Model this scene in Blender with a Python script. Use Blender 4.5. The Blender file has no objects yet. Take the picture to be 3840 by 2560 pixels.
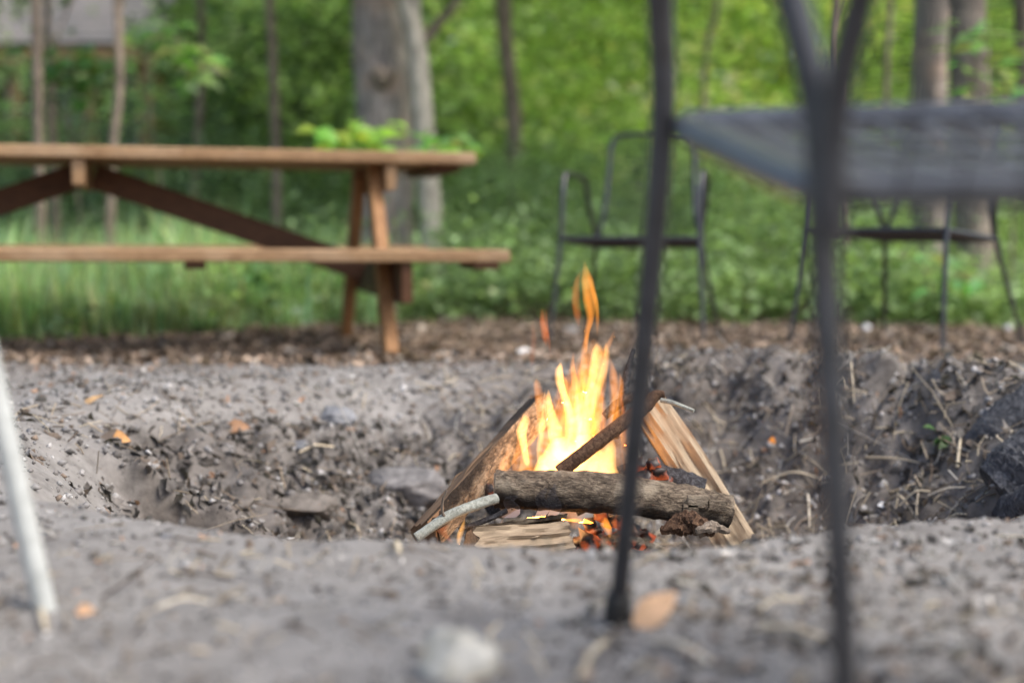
import bpy, math, random
import numpy as np
from mathutils import Vector, Matrix, noise as mnoise

random.seed(7)
RNG = np.random.default_rng(11)
SC = bpy.context.scene
COL = SC.collection

# ------------------------------------------------------------------ camera
FPX = 50.0 / 36.0 * 3840.0            # focal length in pixels of the 3840 wide frame
CAMZ = 0.375
PITCH = math.atan((1280 - 880) / FPX)
cam_data = bpy.data.cameras.new('camera')
cam = bpy.data.objects.new('camera', cam_data)
COL.objects.link(cam)
cam.location = (0, 0, CAMZ)
cam.rotation_euler = (math.pi / 2 - PITCH, 0, 0)
cam_data.lens = 50
cam_data.sensor_width = 36
cam_data.clip_start = 0.02
cam_data.clip_end = 500
cam_data.dof.use_dof = True
cam_data.dof.focus_distance = 2.46
cam_data.dof.aperture_fstop = 1.75
SC.camera = cam

# ------------------------------------------------------------------ world, sun, exposure
SUN_EL, SUN_AZ = 53.0, 118.0          # azimuth clockwise from +Y (soft light from the right)
world = bpy.data.worlds.new('World')
SC.world = world
world.use_nodes = True
wn = world.node_tree
sky = wn.nodes.new('ShaderNodeTexSky')
sky.sky_type = 'NISHITA'
sky.sun_disc = False
sky.sun_elevation = math.radians(SUN_EL)
sky.sun_rotation = math.radians(SUN_AZ)
sky.air_density = 1.0
sky.dust_density = 4.0
sky.ozone_density = 1.0
bg = wn.nodes['Background']
bg.inputs['Strength'].default_value = 0.15
wn.links.new(sky.outputs[0], bg.inputs['Color'])

sd = bpy.data.lights.new('sun', 'SUN')
sun = bpy.data.objects.new('sun', sd)
COL.objects.link(sun)
sd.energy = 1.5
sd.angle = math.radians(25)
sd.color = (1.0, 0.95, 0.86)
_e, _a = math.radians(SUN_EL), math.radians(SUN_AZ)
sdir = Vector((math.sin(_a) * math.cos(_e), math.cos(_a) * math.cos(_e), math.sin(_e)))
sun.rotation_euler = sdir.to_track_quat('Z', 'Y').to_euler()
sun.location = (3, 6, 12)

SC.view_settings.view_transform = 'Standard'
SC.view_settings.look = 'None'
SC.view_settings.gamma = 1.0
SC.view_settings.use_curve_mapping = False
SC.view_settings.exposure = 0.85
cy = SC.cycles
cy.use_denoising = True
cy.max_bounces = 7
cy.diffuse_bounces = 4
cy.glossy_bounces = 3
cy.transmission_bounces = 6
cy.transparent_max_bounces = 12
cy.volume_bounces = 1
cy.sample_clamp_indirect = 6.0

# ------------------------------------------------------------------ helpers
def at(px, py, Y):
    """world point at distance Y along +Y, seen at pixel (px, py) of the 3840x2560 photograph"""
    a, b = (px - 1920) / FPX, (1280 - py) / FPX
    cp, sp = math.cos(PITCH), math.sin(PITCH)
    d = Vector((a, cp + b * sp, -sp + b * cp))
    return Vector((0, 0, CAMZ)) + d * (Y / d.y)

def hash2(ix, iy, seed):
    n = (ix.astype(np.int64) * 374761393 + iy.astype(np.int64) * 668265263 + seed * 974711) & 0x7fffffff
    n = ((n ^ (n >> 13)) * 1274126177) & 0x7fffffff
    n = (n ^ (n >> 16)) & 0xffff
    return n / 65535.0

def vnoise(x, y, seed=0):
    x = np.asarray(x, float); y = np.asarray(y, float)
    ix, iy = np.floor(x), np.floor(y)
    fx, fy = x - ix, y - iy
    fx = fx * fx * (3 - 2 * fx); fy = fy * fy * (3 - 2 * fy)
    a = hash2(ix, iy, seed); b = hash2(ix + 1, iy, seed)
    c = hash2(ix, iy + 1, seed); d = hash2(ix + 1, iy + 1, seed)
    return ((a * (1 - fx) + b * fx) * (1 - fy) + (c * (1 - fx) + d * fx) * fy) * 2 - 1

def fbm(x, y, seed=0, oct=4):
    s, amp = 0, 1.0
    for k in range(oct):
        s = s + amp * vnoise(x * 2 ** k + 17.3 * k, y * 2 ** k - 9.1 * k, seed + k)
        amp *= 0.5
    return s

def sstep(a, b, x):
    t = np.clip((np.asarray(x, float) - a) / (b - a), 0, 1)
    return t * t * (3 - 2 * t)

PITC = (0.10, 2.83)
PITR = 1.06

def pit_d(x, y):
    dx, dy = np.asarray(x, float) - PITC[0], np.asarray(y, float) - PITC[1]
    th = np.arctan2(dy, dx)
    R = PITR * (1 + 0.03 * np.sin(3 * th + 1) + 0.018 * np.sin(7 * th) + 0.014 * np.sin(13 * th + 2))
    return np.sqrt(dx * dx + dy * dy) / R, th

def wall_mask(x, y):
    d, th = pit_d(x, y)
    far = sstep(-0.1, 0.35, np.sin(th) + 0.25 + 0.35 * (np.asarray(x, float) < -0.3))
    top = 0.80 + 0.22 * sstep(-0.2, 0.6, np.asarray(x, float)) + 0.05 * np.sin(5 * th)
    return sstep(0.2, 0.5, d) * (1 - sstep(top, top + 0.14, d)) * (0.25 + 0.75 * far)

def ground_z(x, y):
    x = np.asarray(x, float); y = np.asarray(y, float)
    d, th = pit_d(x, y)
    right = sstep(-0.1, 0.7, x)
    far = sstep(0.0, 0.6, np.sin(th))
    z = 0.010 * fbm(x * 1.1, y * 1.1, 3, 3) + 0.0065 * fbm(x * 6, y * 6, 5, 3)
    b = sstep(3.85, 5.4, y)
    z = z - b * (0.07 - 0.045 * right * (1 - sstep(5.0, 6.4, y)))
    # raised bank on the far right of the pit
    z = z + 0.060 * right * far * np.exp(-((d - 1.06) / 0.13) ** 2)
    lo = 0.36 + 0.16 * right
    hi = 1.14 - 0.10 * right
    hi = np.where(np.sin(th) < 0, 1.07, hi)
    lo = np.where(np.sin(th) < 0, 0.62, lo)
    t = np.clip((d - lo) / (hi - lo), 0, 1)
    prof = 1 - t * t * (3 - 2 * t)
    z = z - 0.345 * prof - 0.004 * np.exp(-((y - 1.8) / 0.3) ** 2)
    # bed of ash and old wood under the fire
    z = z + 0.135 * np.exp(-(((x - 0.16) / 0.30) ** 2 + ((y - 2.64) / 0.26) ** 2))
    wm = wall_mask(x, y)
    clod = fbm(x * 9 + 3, y * 9, 21, 4)
    ridg = 1 - np.abs(fbm(x * 16, y * 16 + 7, 31, 3))
    z = z + wm * (0.040 * clod + 0.034 * (ridg - 0.5) + 0.007 * fbm(x * 38, y * 38, 43, 3))
    z = z + (1 - wm) * 0.0014 * fbm(x * 20, y * 20, 41, 3)
    return z

def gz(x, y):
    return float(ground_z(np.array([x]), np.array([y]))[0])

def np_mesh(name, V, F, col=None, smooth=False):
    """V (n,3), F (m,k) uniform polygons; col (n,3) point colours"""
    me = bpy.data.meshes.new(name)
    V = np.ascontiguousarray(V, np.float32)
    F = np.ascontiguousarray(F, np.int32)
    k = F.shape[1]
    me.vertices.add(len(V)); me.vertices.foreach_set('co', V.ravel())
    me.loops.add(F.size); me.loops.foreach_set('vertex_index', F.ravel())
    me.polygons.add(len(F)); me.polygons.foreach_set('loop_start', np.arange(0, F.size, k, dtype=np.int32))
    if smooth:
        me.polygons.foreach_set('use_smooth', np.ones(len(F), bool))
    me.update(calc_edges=True)
    me.validate()
    if col is not None:
        a = me.attributes.new('col', 'FLOAT_COLOR', 'POINT')
        c4 = np.ones((len(V), 4), np.float32); c4[:, :3] = col
        a.data.foreach_set('color', c4.ravel())
    return me

def link(name, me, mat, parent=None, loc=None):
    o = bpy.data.objects.new(name, me)
    COL.objects.link(o)
    if mat is not None and me is not None and len(me.materials) == 0:
        me.materials.append(mat)
    if parent is not None:
        o.parent = parent
    if loc is not None:
        o.location = loc
    return o

def tag(o, label=None, cat=None, group=None, kind=None):
    if label: o['label'] = label
    if cat: o['category'] = cat
    if group: o['group'] = group
    if kind: o['kind'] = kind
    return o

def thing(name, loc, label, cat, group=None, rz=0):
    o = bpy.data.objects.new(name, None)
    COL.objects.link(o)
    o.empty_display_size = 0.05
    o.location = loc
    o.rotation_euler = (0, 0, rz)
    return tag(o, label, cat, group)

class MB:
    """collects vertices and faces; build() shifts them by -origin and links one mesh object"""
    def __init__(self):
        self.v, self.f = [], []
    def quad_box(self, c, u, v, w, bev=0.0):
        """box with centre c and half vectors u, v, w, edges chamfered by bev"""
        c, u, v, w = Vector(c), Vector(u), Vector(v), Vector(w)
        lu, lv, lw = u.length, v.length, w.length
        n = len(self.v)
        if bev <= 0:
            for a in (-1, 1):
                for b in (-1, 1):
                    for d in (-1, 1):
                        self.v.append(c + a * u + b * v + d * w)
            for q in ((0, 1, 3, 2), (4, 6, 7, 5), (0, 4, 5, 1), (2, 3, 7, 6), (0, 2, 6, 4), (1, 5, 7, 3)):
                self.f.append(tuple(n + i for i in q))
            return self
        bu, bv, bw = 1 - bev / lu, 1 - bev / lv, 1 - bev / lw
        idx = {}
        for a in (-1, 1):
            for b in (-1, 1):
                for d in (-1, 1):
                    for ax, (ku, kv, kw) in enumerate(((1, bv, bw), (bu, 1, bw), (bu, bv, 1))):
                        idx[(a, b, d, ax)] = len(self.v)
                        self.v.append(c + a * ku * u + b * kv * v + d * kw * w)
        for a in (-1, 1):
            self.f.append([idx[(a, b, d, 0)] for b, d in ((-1, -1), (1, -1), (1, 1), (-1, 1))])
            self.f.append([idx[(b, a, d, 1)] for b, d in ((-1, -1), (1, -1), (1, 1), (-1, 1))])
            self.f.append([idx[(b, d, a, 2)] for b, d in ((-1, -1), (1, -1), (1, 1), (-1, 1))])
        for a in (-1, 1):
            for b in (-1, 1):
                self.f.append([idx[(a, b, -1, 0)], idx[(a, b, 1, 0)], idx[(a, b, 1, 1)], idx[(a, b, -1, 1)]])
                self.f.append([idx[(a, -1, b, 0)], idx[(a, 1, b, 0)], idx[(a, 1, b, 2)], idx[(a, -1, b, 2)]])
                self.f.append([idx[(-1, a, b, 1)], idx[(1, a, b, 1)], idx[(1, a, b, 2)], idx[(-1, a, b, 2)]])
                for d in (-1, 1):
                    self.f.append([idx[(a, b, d, 0)], idx[(a, b, d, 1)], idx[(a, b, d, 2)]])
        return self
    def tube(self, pts, rad, seg=12, sub=6, caps=True, disp=None, flat=1.0, closed=False):
        """smooth tube through pts (Catmull-Rom), rad a number or one per point"""
        P, R = smooth_path(pts, rad, sub)
        n0 = len(self.v)
        N = len(P)
        up = None
        for i in range(N):
            t = (P[min(i + 1, N - 1)] - P[max(i - 1, 0)]).normalized()
            if up is None:
                up = Vector((0, 0, 1)) if abs(t.z) < 0.9 else Vector((1, 0, 0))
            s = t.cross(up).normalized()
            up = s.cross(t).normalized()
            for k in range(seg):
                a = 2 * math.pi * k / seg
                r = R[i]
                if disp:
                    r *= disp(i / (N - 1), a, P[i])
                self.v.append(P[i] + s * (r * math.cos(a)) + up * (r * flat * math.sin(a)))
        for i in range(N - 1):
            for k in range(seg):
                k2 = (k + 1) % seg
                self.f.append((n0 + i * seg + k, n0 + i * seg + k2, n0 + (i + 1) * seg + k2, n0 + (i + 1) * seg + k))
        if caps:
            for i, rev in ((0, True), (N - 1, False)):
                c = len(self.v)
                self.v.append(P[i].copy())
                for k in range(seg):
                    a, b = n0 + i * seg + k, n0 + i * seg + (k + 1) % seg
                    self.f.append((b, a, c) if rev else (a, b, c))
        return self
    def build(self, name, mat, parent=None, origin=None, smooth=True, group=None):
        me = bpy.data.meshes.new(name)
        o0 = Vector(origin) if origin is not None else Vector((0, 0, 0))
        if origin is None and parent is not None:
            o0 = parent.matrix_world.translation if False else root_loc(parent)
        me.from_pydata([tuple(Vector(p) - o0) for p in self.v], [], [tuple(f) for f in self.f])
        if smooth:
            for p in me.polygons: p.use_smooth = True
            try:
                me.set_sharp_from_angle(angle=math.radians(42))
            except Exception:
                pass
        me.update()
        o = link(name, me, mat, parent)
        if parent is None:
            o.location = o0
        return o

def root_loc(p):
    v = Vector((0, 0, 0))
    while p is not None:
        v += Vector(p.location)
        p = p.parent
    return v

def smooth_path(pts, rad, sub):
    pts = [Vector(p) for p in pts]
    if not isinstance(rad, (list, tuple)):
        rad = [rad] * len(pts)
    if sub <= 1 or len(pts) == 2:
        if len(pts) == 2 and sub > 1:
            return [pts[0].lerp(pts[1], i / sub) for i in range(sub + 1)], [rad[0] + (rad[1] - rad[0]) * i / sub for i in range(sub + 1)]
        return pts, list(rad)
    P, R = [], []
    n = len(pts)
    for i in range(n - 1):
        p0 = pts[i - 1] if i > 0 else pts[0] * 2 - pts[1]
        p1, p2 = pts[i], pts[i + 1]
        p3 = pts[i + 2] if i + 2 < n else p2 * 2 - p1
        for k in range(sub):
            t = k / sub
            P.append(0.5 * ((2 * p1) + (p2 - p0) * t + (2 * p0 - 5 * p1 + 4 * p2 - p3) * t * t + (3 * p1 - p0 - 3 * p2 + p3) * t ** 3))
            R.append(rad[i] + (rad[i + 1] - rad[i]) * t)
    P.append(pts[-1]); R.append(rad[-1])
    return P, R

# ------------------------------------------------------------------ materials
def new_mat(name):
    m = bpy.data.materials.new(name)
    m.use_nodes = True
    nt = m.node_tree
    return m, nt, nt.nodes['Principled BSDF'], nt.nodes['Material Output']

def noise(nt, scale, detail=4, rough=0.55, vec=None, dist=0.0):
    n = nt.nodes.new('ShaderNodeTexNoise')
    n.inputs['Scale'].default_value = scale
    n.inputs['Detail'].default_value = detail
    n.inputs['Roughness'].default_value = rough
    n.inputs['Distortion'].default_value = dist
    if vec is not None: nt.links.new(vec, n.inputs['Vector'])
    return n.outputs['Fac']

def ramp(nt, fac, stops):
    r = nt.nodes.new('ShaderNodeValToRGB')
    e = r.color_ramp.elements
    while len(e) < len(stops): e.new(0.5)
    for i, (p, c) in enumerate(stops):
        e[i].position = p
        e[i].color = (c[0], c[1], c[2], 1) if isinstance(c, (tuple, list)) else (c, c, c, 1)
    nt.links.new(fac, r.inputs['Fac'])
    return r.outputs['Color']

def mix(nt, fac, a, b, mode='MIX'):
    m = nt.nodes.new('ShaderNodeMix')
    m.data_type = 'RGBA'; m.blend_type = mode
    for i, v in ((0, fac), (6, a), (7, b)):
        if isinstance(v, (int, float)): m.inputs[i].default_value = v
        elif isinstance(v, tuple): m.inputs[i].default_value = (*v, 1)
        else: nt.links.new(v, m.inputs[i])
    return m.outputs[2]

def math_n(nt, op, a, b=0.0, c=0.0):
    m = nt.nodes.new('ShaderNodeMath'); m.operation = op
    for i, v in enumerate((a, b, c)):
        if isinstance(v, (int, float)): m.inputs[i].default_value = v
        else: nt.links.new(v, m.inputs[i])
    return m.outputs[0]

def objco(nt, scale=(1, 1, 1), kind='Object', rot=(0, 0, 0)):
    t = nt.nodes.new('ShaderNodeTexCoord')
    mp = nt.nodes.new('ShaderNodeMapping')
    mp.inputs['Scale'].default_value = scale
    mp.inputs['Rotation'].default_value = rot
    nt.links.new(t.outputs[kind], mp.inputs['Vector'])
    return mp.outputs['Vector']

def bump(nt, h, strength, dist, bsdf):
    b = nt.nodes.new('ShaderNodeBump')
    b.inputs['Strength'].default_value = strength
    b.inputs['Distance'].default_value = dist
    nt.links.new(h, b.inputs['Height'])
    nt.links.new(b.outputs[0], bsdf.inputs['Normal'])

def attr(nt, name='col'):
    a = nt.nodes.new('ShaderNodeAttribute'); a.attribute_name = name
    return a.outputs['Color']

M = {}
def mat_soil():
    m, nt, b, out = new_mat('soil')
    co = objco(nt)
    big = noise(nt, 2.2, 4, 0.6, co)
    mid = noise(nt, 14, 5, 0.65, co)
    fine = noise(nt, 70, 5, 0.7, co)
    c1 = ramp(nt, mid, [(0.28, (0.138, 0.131, 0.124)), (0.46, (0.240, 0.232, 0.223)), (0.75, (0.332, 0.323, 0.313))])
    c2 = ramp(nt, fine, [(0.28, (0.80, 0.79, 0.78)), (0.52, (1.0, 0.99, 0.98)), (0.75, (1.07, 1.066, 1.062))])
    c = mix(nt, 1.0, c1, c2, 'MULTIPLY')
    c = mix(nt, ramp(nt, big, [(0.35, 0.0), (0.68, 0.6)]), c, (0.170, 0.158, 0.148))
    # darker, browner humus and bark mulch away from the pit, ash and char inside it
    reg = attr(nt, 'col')
    sep = nt.nodes.new('ShaderNodeSeparateColor'); nt.links.new(reg, sep.inputs[0])
    mul = ramp(nt, fine, [(0.3, (0.048, 0.037, 0.030)), (0.52, (0.135, 0.104, 0.082)), (0.72, (0.26, 0.205, 0.165))])
    c = mix(nt, sep.outputs[0], c, mul)
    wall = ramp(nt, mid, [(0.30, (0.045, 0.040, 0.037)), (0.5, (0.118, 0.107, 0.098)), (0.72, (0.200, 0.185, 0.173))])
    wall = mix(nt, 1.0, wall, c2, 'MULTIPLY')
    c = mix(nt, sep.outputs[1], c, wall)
    char = ramp(nt, fine, [(0.35, (0.012, 0.011, 0.011)), (0.6, (0.05, 0.046, 0.044)), (0.8, (0.22, 0.21, 0.205))])
    c = mix(nt, sep.outputs[2], c, char)
    nt.links.new(c, b.inputs['Base Color'])
    b.inputs['Roughness'].default_value = 0.95
    b.inputs['Specular IOR Level'].default_value = 0.15
    h = mix(nt, 0.5, mid, fine)
    bump(nt, h, 0.5, 0.007, b)
    return m
M['soil'] = mat_soil()

def mat_attr(name, rough=0.9, spec=0.2, trans=0.0, var=0.25, scale=60):
    """colour from the point attribute 'col', broken up by a fine noise"""
    m, nt, b, out = new_mat(name)
    n = noise(nt, scale, 4, 0.6, objco(nt))
    f = ramp(nt, n, [(0.3, 1 - var), (0.7, 1 + var)])
    c = mix(nt, 1.0, attr(nt), f, 'MULTIPLY')
    nt.links.new(c, b.inputs['Base Color'])
    b.inputs['Roughness'].default_value = rough
    b.inputs['Specular IOR Level'].default_value = spec
    if trans > 0:
        t = nt.nodes.new('ShaderNodeBsdfTranslucent')
        tc = mix(nt, 1.0, c, (1.15, 1.18, 0.7), 'MULTIPLY')
        nt.links.new(tc, t.inputs['Color'])
        ms = nt.nodes.new('ShaderNodeMixShader')
        ms.inputs[0].default_value = trans
        nt.links.new(b.outputs[0], ms.inputs[1]); nt.links.new(t.outputs[0], ms.inputs[2])
        nt.links.new(ms.outputs[0], out.inputs['Surface'])
    return m
M['litter'] = mat_attr('dead_leaf', 0.85, 0.2, 0.12, 0.3, 90)
M['leaf'] = mat_attr('green_leaf', 0.45, 0.5, 0.46, 0.15, 30)
M['straw'] = mat_attr('straw', 0.6, 0.3, 0.0, 0.2, 60)

def mat_wood(name, dark, light, along=(1.2, 22, 22), rough=0.6, wear=None, char=None):
    m, nt, b, out = new_mat(name)
    co = objco(nt, along)
    g = noise(nt, 2.0, 6, 0.6, co, 0.6)
    g2 = noise(nt, 7.0, 4, 0.6, co)
    c = ramp(nt, g, [(0.3, dark), (0.68, light)])
    c = mix(nt, 0.5, c, ramp(nt, g2, [(0.3, tuple(v * 0.7 for v in dark)), (0.7, light)]))
    if wear:
        w = noise(nt, 3.0, 4, 0.6, objco(nt))
        c = mix(nt, ramp(nt, w, [(0.5, 0.0), (0.72, 0.7)]), c, wear)
    if char:          # scorched towards one end
        sp = nt.nodes.new('ShaderNodeSeparateXYZ'); nt.links.new(objco(nt), sp.inputs[0])
        k = math_n(nt, 'ADD', math_n(nt, 'MULTIPLY', sp.outputs[0], char), noise(nt, 16, 4, 0.6, objco(nt)))
        c = mix(nt, ramp(nt, k, [(0.62, 0.0), (0.95, 0.92)]), c, (0.014, 0.012, 0.011))
    nt.links.new(c, b.inputs['Base Color'])
    b.inputs['Roughness'].default_value = rough
    b.inputs['Specular IOR Level'].default_value = 0.3
    bump(nt, g2, 0.35, 0.004, b)
    return m
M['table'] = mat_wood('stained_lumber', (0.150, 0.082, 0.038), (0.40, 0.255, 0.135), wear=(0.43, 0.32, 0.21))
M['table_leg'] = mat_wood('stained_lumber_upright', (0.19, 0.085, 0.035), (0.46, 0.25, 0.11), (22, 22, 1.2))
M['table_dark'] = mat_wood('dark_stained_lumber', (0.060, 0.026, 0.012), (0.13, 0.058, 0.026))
M['split_brown'] = mat_wood('brown_split_firewood', (0.075, 0.045, 0.027), (0.21, 0.135, 0.082), (2.5, 34, 34), 0.75, char=3.5)
M['split_scorched'] = mat_wood('scorched_split_firewood', (0.16, 0.11, 0.07), (0.42, 0.33, 0.23), (2.5, 34, 34), 0.8, char=1.2)
M['split'] = mat_wood('split_firewood', (0.20, 0.14, 0.085), (0.50, 0.40, 0.28), (2.5, 34, 34), 0.75)

def mat_bark(name, lo, mid_, hi, sc=(9, 9, 1.6), bumpd=0.02, extra=None, esc=2.5, char=False):
    m, nt, b, out = new_mat(name)
    co = objco(nt, sc)
    n1 = noise(nt, 3.0, 6, 0.65, co, 0.8)
    n2 = noise(nt, 12, 4, 0.6, objco(nt))
    c = ramp(nt, n1, [(0.30, lo), (0.5, mid_), (0.72, hi)])
    c = mix(nt, 1.0, c, ramp(nt, n2, [(0.3, 0.7), (0.7, 1.25)]), 'MULTIPLY')
    if extra:
        c = mix(nt, ramp(nt, noise(nt, esc, 4, 0.55, objco(nt)), [(0.52, 0.0), (0.66, 0.8)]), c, extra)
    if char:          # scorched black towards one end of the underside
        sp = nt.nodes.new('ShaderNodeSeparateXYZ'); nt.links.new(objco(nt), sp.inputs[0])
        k = math_n(nt, 'ADD', math_n(nt, 'MULTIPLY', sp.outputs[2], -16.0), math_n(nt, 'MULTIPLY', sp.outputs[0], -2.6))
        k = math_n(nt, 'ADD', k, noise(nt, 18, 4, 0.6, objco(nt)))
        c = mix(nt, ramp(nt, k, [(0.62, 0.0), (0.95, 0.92)]), c, (0.012, 0.011, 0.011))
    nt.links.new(c, b.inputs['Base Color'])
    b.inputs['Roughness'].default_value = 0.9
    b.inputs['Specular IOR Level'].default_value = 0.2
    bump(nt, n1, 0.9, bumpd, b)
    return m
M['bark'] = mat_bark('grey_bark', (0.115, 0.100, 0.090), (0.31, 0.275, 0.250), (0.50, 0.44, 0.385), extra=(0.50, 0.36, 0.28))
M['bark_rough'] = mat_bark('rough_bark', (0.075, 0.062, 0.052), (0.25, 0.21, 0.175), (0.50, 0.435, 0.37), (12, 12, 2), 0.02)
M['bark_pale'] = mat_bark('pale_bark', (0.24, 0.215, 0.175), (0.46, 0.42, 0.35), (0.60, 0.55, 0.47), (12, 12, 3), 0.008)
M['bark_brown'] = mat_bark('brown_bark', (0.07, 0.056, 0.044), (0.23, 0.185, 0.145), (0.44, 0.36, 0.285), (14, 14, 3), 0.008)
M['log_bark'] = mat_bark('firewood_bark', (0.024, 0.019, 0.015), (0.130, 0.100, 0.074), (0.33, 0.265, 0.19), (22, 60, 60), 0.010, extra=(0.33, 0.275, 0.205), esc=22, char=True)
M['stick_bark'] = mat_bark('stick_bark', (0.025, 0.015, 0.010), (0.085, 0.048, 0.030), (0.17, 0.105, 0.065), (60, 60, 60), 0.003)
M['green_bark'] = mat_bark('green_grey_bark', (0.17, 0.17, 0.145), (0.31, 0.32, 0.28), (0.42, 0.43, 0.38), (60, 60, 60), 0.002)
M['char'] = mat_bark('charred_wood', (0.010, 0.010, 0.011), (0.035, 0.035, 0.039), (0.11, 0.113, 0.125), (40, 40, 40), 0.006)
M['old_char'] = mat_bark('old_charred_wood', (0.030, 0.031, 0.035), (0.085, 0.088, 0.098), (0.20, 0.203, 0.215), (25, 25, 25), 0.012)

def mat_metal(name, base, rough, spec=0.5, dirt=None, metallic=0.0):
    m, nt, b, out = new_mat(name)
    n = noise(nt, 35, 4, 0.6, objco(nt))
    c = ramp(nt, n, [(0.3, tuple(v * 0.8 for v in base)), (0.7, tuple(min(1, v * 1.2) for v in base))])
    if dirt:
        c = mix(nt, ramp(nt, noise(nt, 9, 4, 0.6, objco(nt)), [(0.5, 0.0), (0.75, 0.6)]), c, dirt)
    nt.links.new(c, b.inputs['Base Color'])
    nt.links.new(ramp(nt, n, [(0.3, rough * 0.85), (0.7, rough * 1.15)]), b.inputs['Roughness'])
    b.inputs['Specular IOR Level'].default_value = spec
    b.inputs['Metallic'].default_value = metallic
    bump(nt, noise(nt, 400, 2, 0.5, objco(nt)), 0.08, 0.001, b)
    return m
M['metal'] = mat_metal('charcoal_powder_coat', (0.075, 0.076, 0.083), 0.32, 0.5, (0.075, 0.066, 0.060), 0.75)
M['seat_metal_lit'] = mat_metal('sky_lit_powder_coat', (0.175, 0.18, 0.188), 0.34, 0.5, (0.16, 0.155, 0.15), 0.7)  # lighter copy of the chair paint; sky highlight on the near seat put into colour
M['rubber'] = mat_metal('black_plastic', (0.022, 0.021, 0.020), 0.6, 0.4, (0.08, 0.07, 0.06))
M['white'] = mat_metal('white_enamel', (0.46, 0.48, 0.465), 0.4, 0.5, (0.34, 0.34, 0.31))

def mat_stone(name, lo, hi, sc=18):
    m, nt, b, out = new_mat(name)
    n = noise(nt, sc, 5, 0.6, objco(nt))
    nt.links.new(ramp(nt, n, [(0.3, lo), (0.7, hi)]), b.inputs['Base Color'])
    b.inputs['Roughness'].default_value = 0.85
    bump(nt, n, 0.6, 0.006, b)
    return m
M['stone_grey'] = mat_stone('grey_stone', (0.10, 0.105, 0.115), (0.27, 0.277, 0.292), 26)
M['stone_dirt'] = mat_stone('dirty_stone', (0.055, 0.047, 0.040), (0.19, 0.17, 0.15), 34)
M['stone_ash'] = mat_stone('ash_dusted_stone', (0.075, 0.071, 0.069), (0.25, 0.24, 0.235), 34)
M['stone_tan'] = mat_stone('tan_stone', (0.20, 0.165, 0.13), (0.42, 0.365, 0.31))
M['stone_white'] = mat_stone('pale_stone', (0.27, 0.25, 0.19), (0.66, 0.645, 0.59), 28)
M['paper'] = mat_stone('white_scrap', (0.55, 0.56, 0.58), (0.80, 0.80, 0.80), 20)

def mat_flame(name, col, strength):
    m, nt, b, out = new_mat(name)
    nt.nodes.remove(b)
    e = nt.nodes.new('ShaderNodeEmission')
    e.inputs['Color'].default_value = (*col, 1)
    e.inputs['Strength'].default_value = strength
    nt.links.new(e.outputs[0], out.inputs['Volume'])
    return m
M['flame'] = mat_flame('flame', (1.0, 0.32, 0.038), 42)
M['flame_core'] = mat_flame('flame_core', (1.0, 0.48, 0.13), 85)
M['flame_veil'] = mat_flame('flame_veil', (1.0, 0.33, 0.04), 9)
M['flame_faint'] = mat_flame('flame_faint', (1.0, 0.24, 0.06), 11)
M['flame_red'] = mat_flame('flame_red', (1.0, 0.22, 0.04), 26)
def mat_ember():
    m, nt, b, out = new_mat('ember')
    n = noise(nt, 28, 3, 0.5, objco(nt))
    nt.links.new(ramp(nt, n, [(0.35, (0.02, 0.015, 0.014)), (0.65, (0.09, 0.06, 0.05))]), b.inputs['Base Color'])
    nt.links.new(ramp(nt, n, [(0.48, (0.0, 0.0, 0.0)), (0.75, (1.0, 0.16, 0.03))]), b.inputs['Emission Color'])
    b.inputs['Emission Strength'].default_value = 0.45
    return m
M['ember'] = mat_ember()
def mat_smoke():
    m, nt, b, out = new_mat('smoke')
    nt.nodes.remove(b)
    v = nt.nodes.new('ShaderNodeVolumePrincipled')
    v.inputs['Color'].default_value = (0.85, 0.87, 0.95, 1)
    v.inputs['Density'].default_value = 1.6
    nt.links.new(v.outputs[0], out.inputs['Volume'])
    return m
M['smoke'] = mat_smoke()

# ------------------------------------------------------------------ ground
def axis(lo, hi, step, far, n):
    core = np.arange(lo, hi + 1e-6, step)
    g = np.geomspace(step * 1.5, far, n)
    return np.concatenate([lo - g[::-1], core, hi + g])
def build_ground():
    xs = axis(-1.7, 1.9, 0.014, 160, 34)
    ys = axis(0.7, 4.5, 0.014, 220, 46)
    X, Y = np.meshgrid(xs, ys)
    Z = ground_z(X, Y)
    nx, ny = len(xs), len(ys)
    V = np.stack([X.ravel(), Y.ravel(), Z.ravel()], 1)
    i = np.arange(nx * ny).reshape(ny, nx)
    F = np.stack([i[:-1, :-1].ravel(), i[:-1, 1:].ravel(), i[1:, 1:].ravel(), i[1:, :-1].ravel()], 1)
    x, y = V[:, 0], V[:, 1]
    d, th = pit_d(x, y)
    mulch = sstep(3.55, 4.45, y + 0.35 * fbm(x * 1.5, y * 1.5, 77, 3) + 0.18 * (x < -0.6))
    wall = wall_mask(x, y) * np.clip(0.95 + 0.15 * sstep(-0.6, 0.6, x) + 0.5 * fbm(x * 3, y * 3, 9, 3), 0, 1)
    dist = np.sqrt(((x - 0.16) / 0.42) ** 2 + ((y - 2.66) / 0.36) ** 2) + 0.25 * fbm(x * 6, y * 6, 13, 3)
    char = (1 - sstep(0.55, 1.2, dist)) * 0.9
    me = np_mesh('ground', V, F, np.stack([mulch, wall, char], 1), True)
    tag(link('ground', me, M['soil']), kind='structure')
build_ground()

# ------------------------------------------------------------------ leaf makers
def unit(a):
    return a / np.maximum(np.linalg.norm(a, axis=1, keepdims=True), 1e-9)

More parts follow.
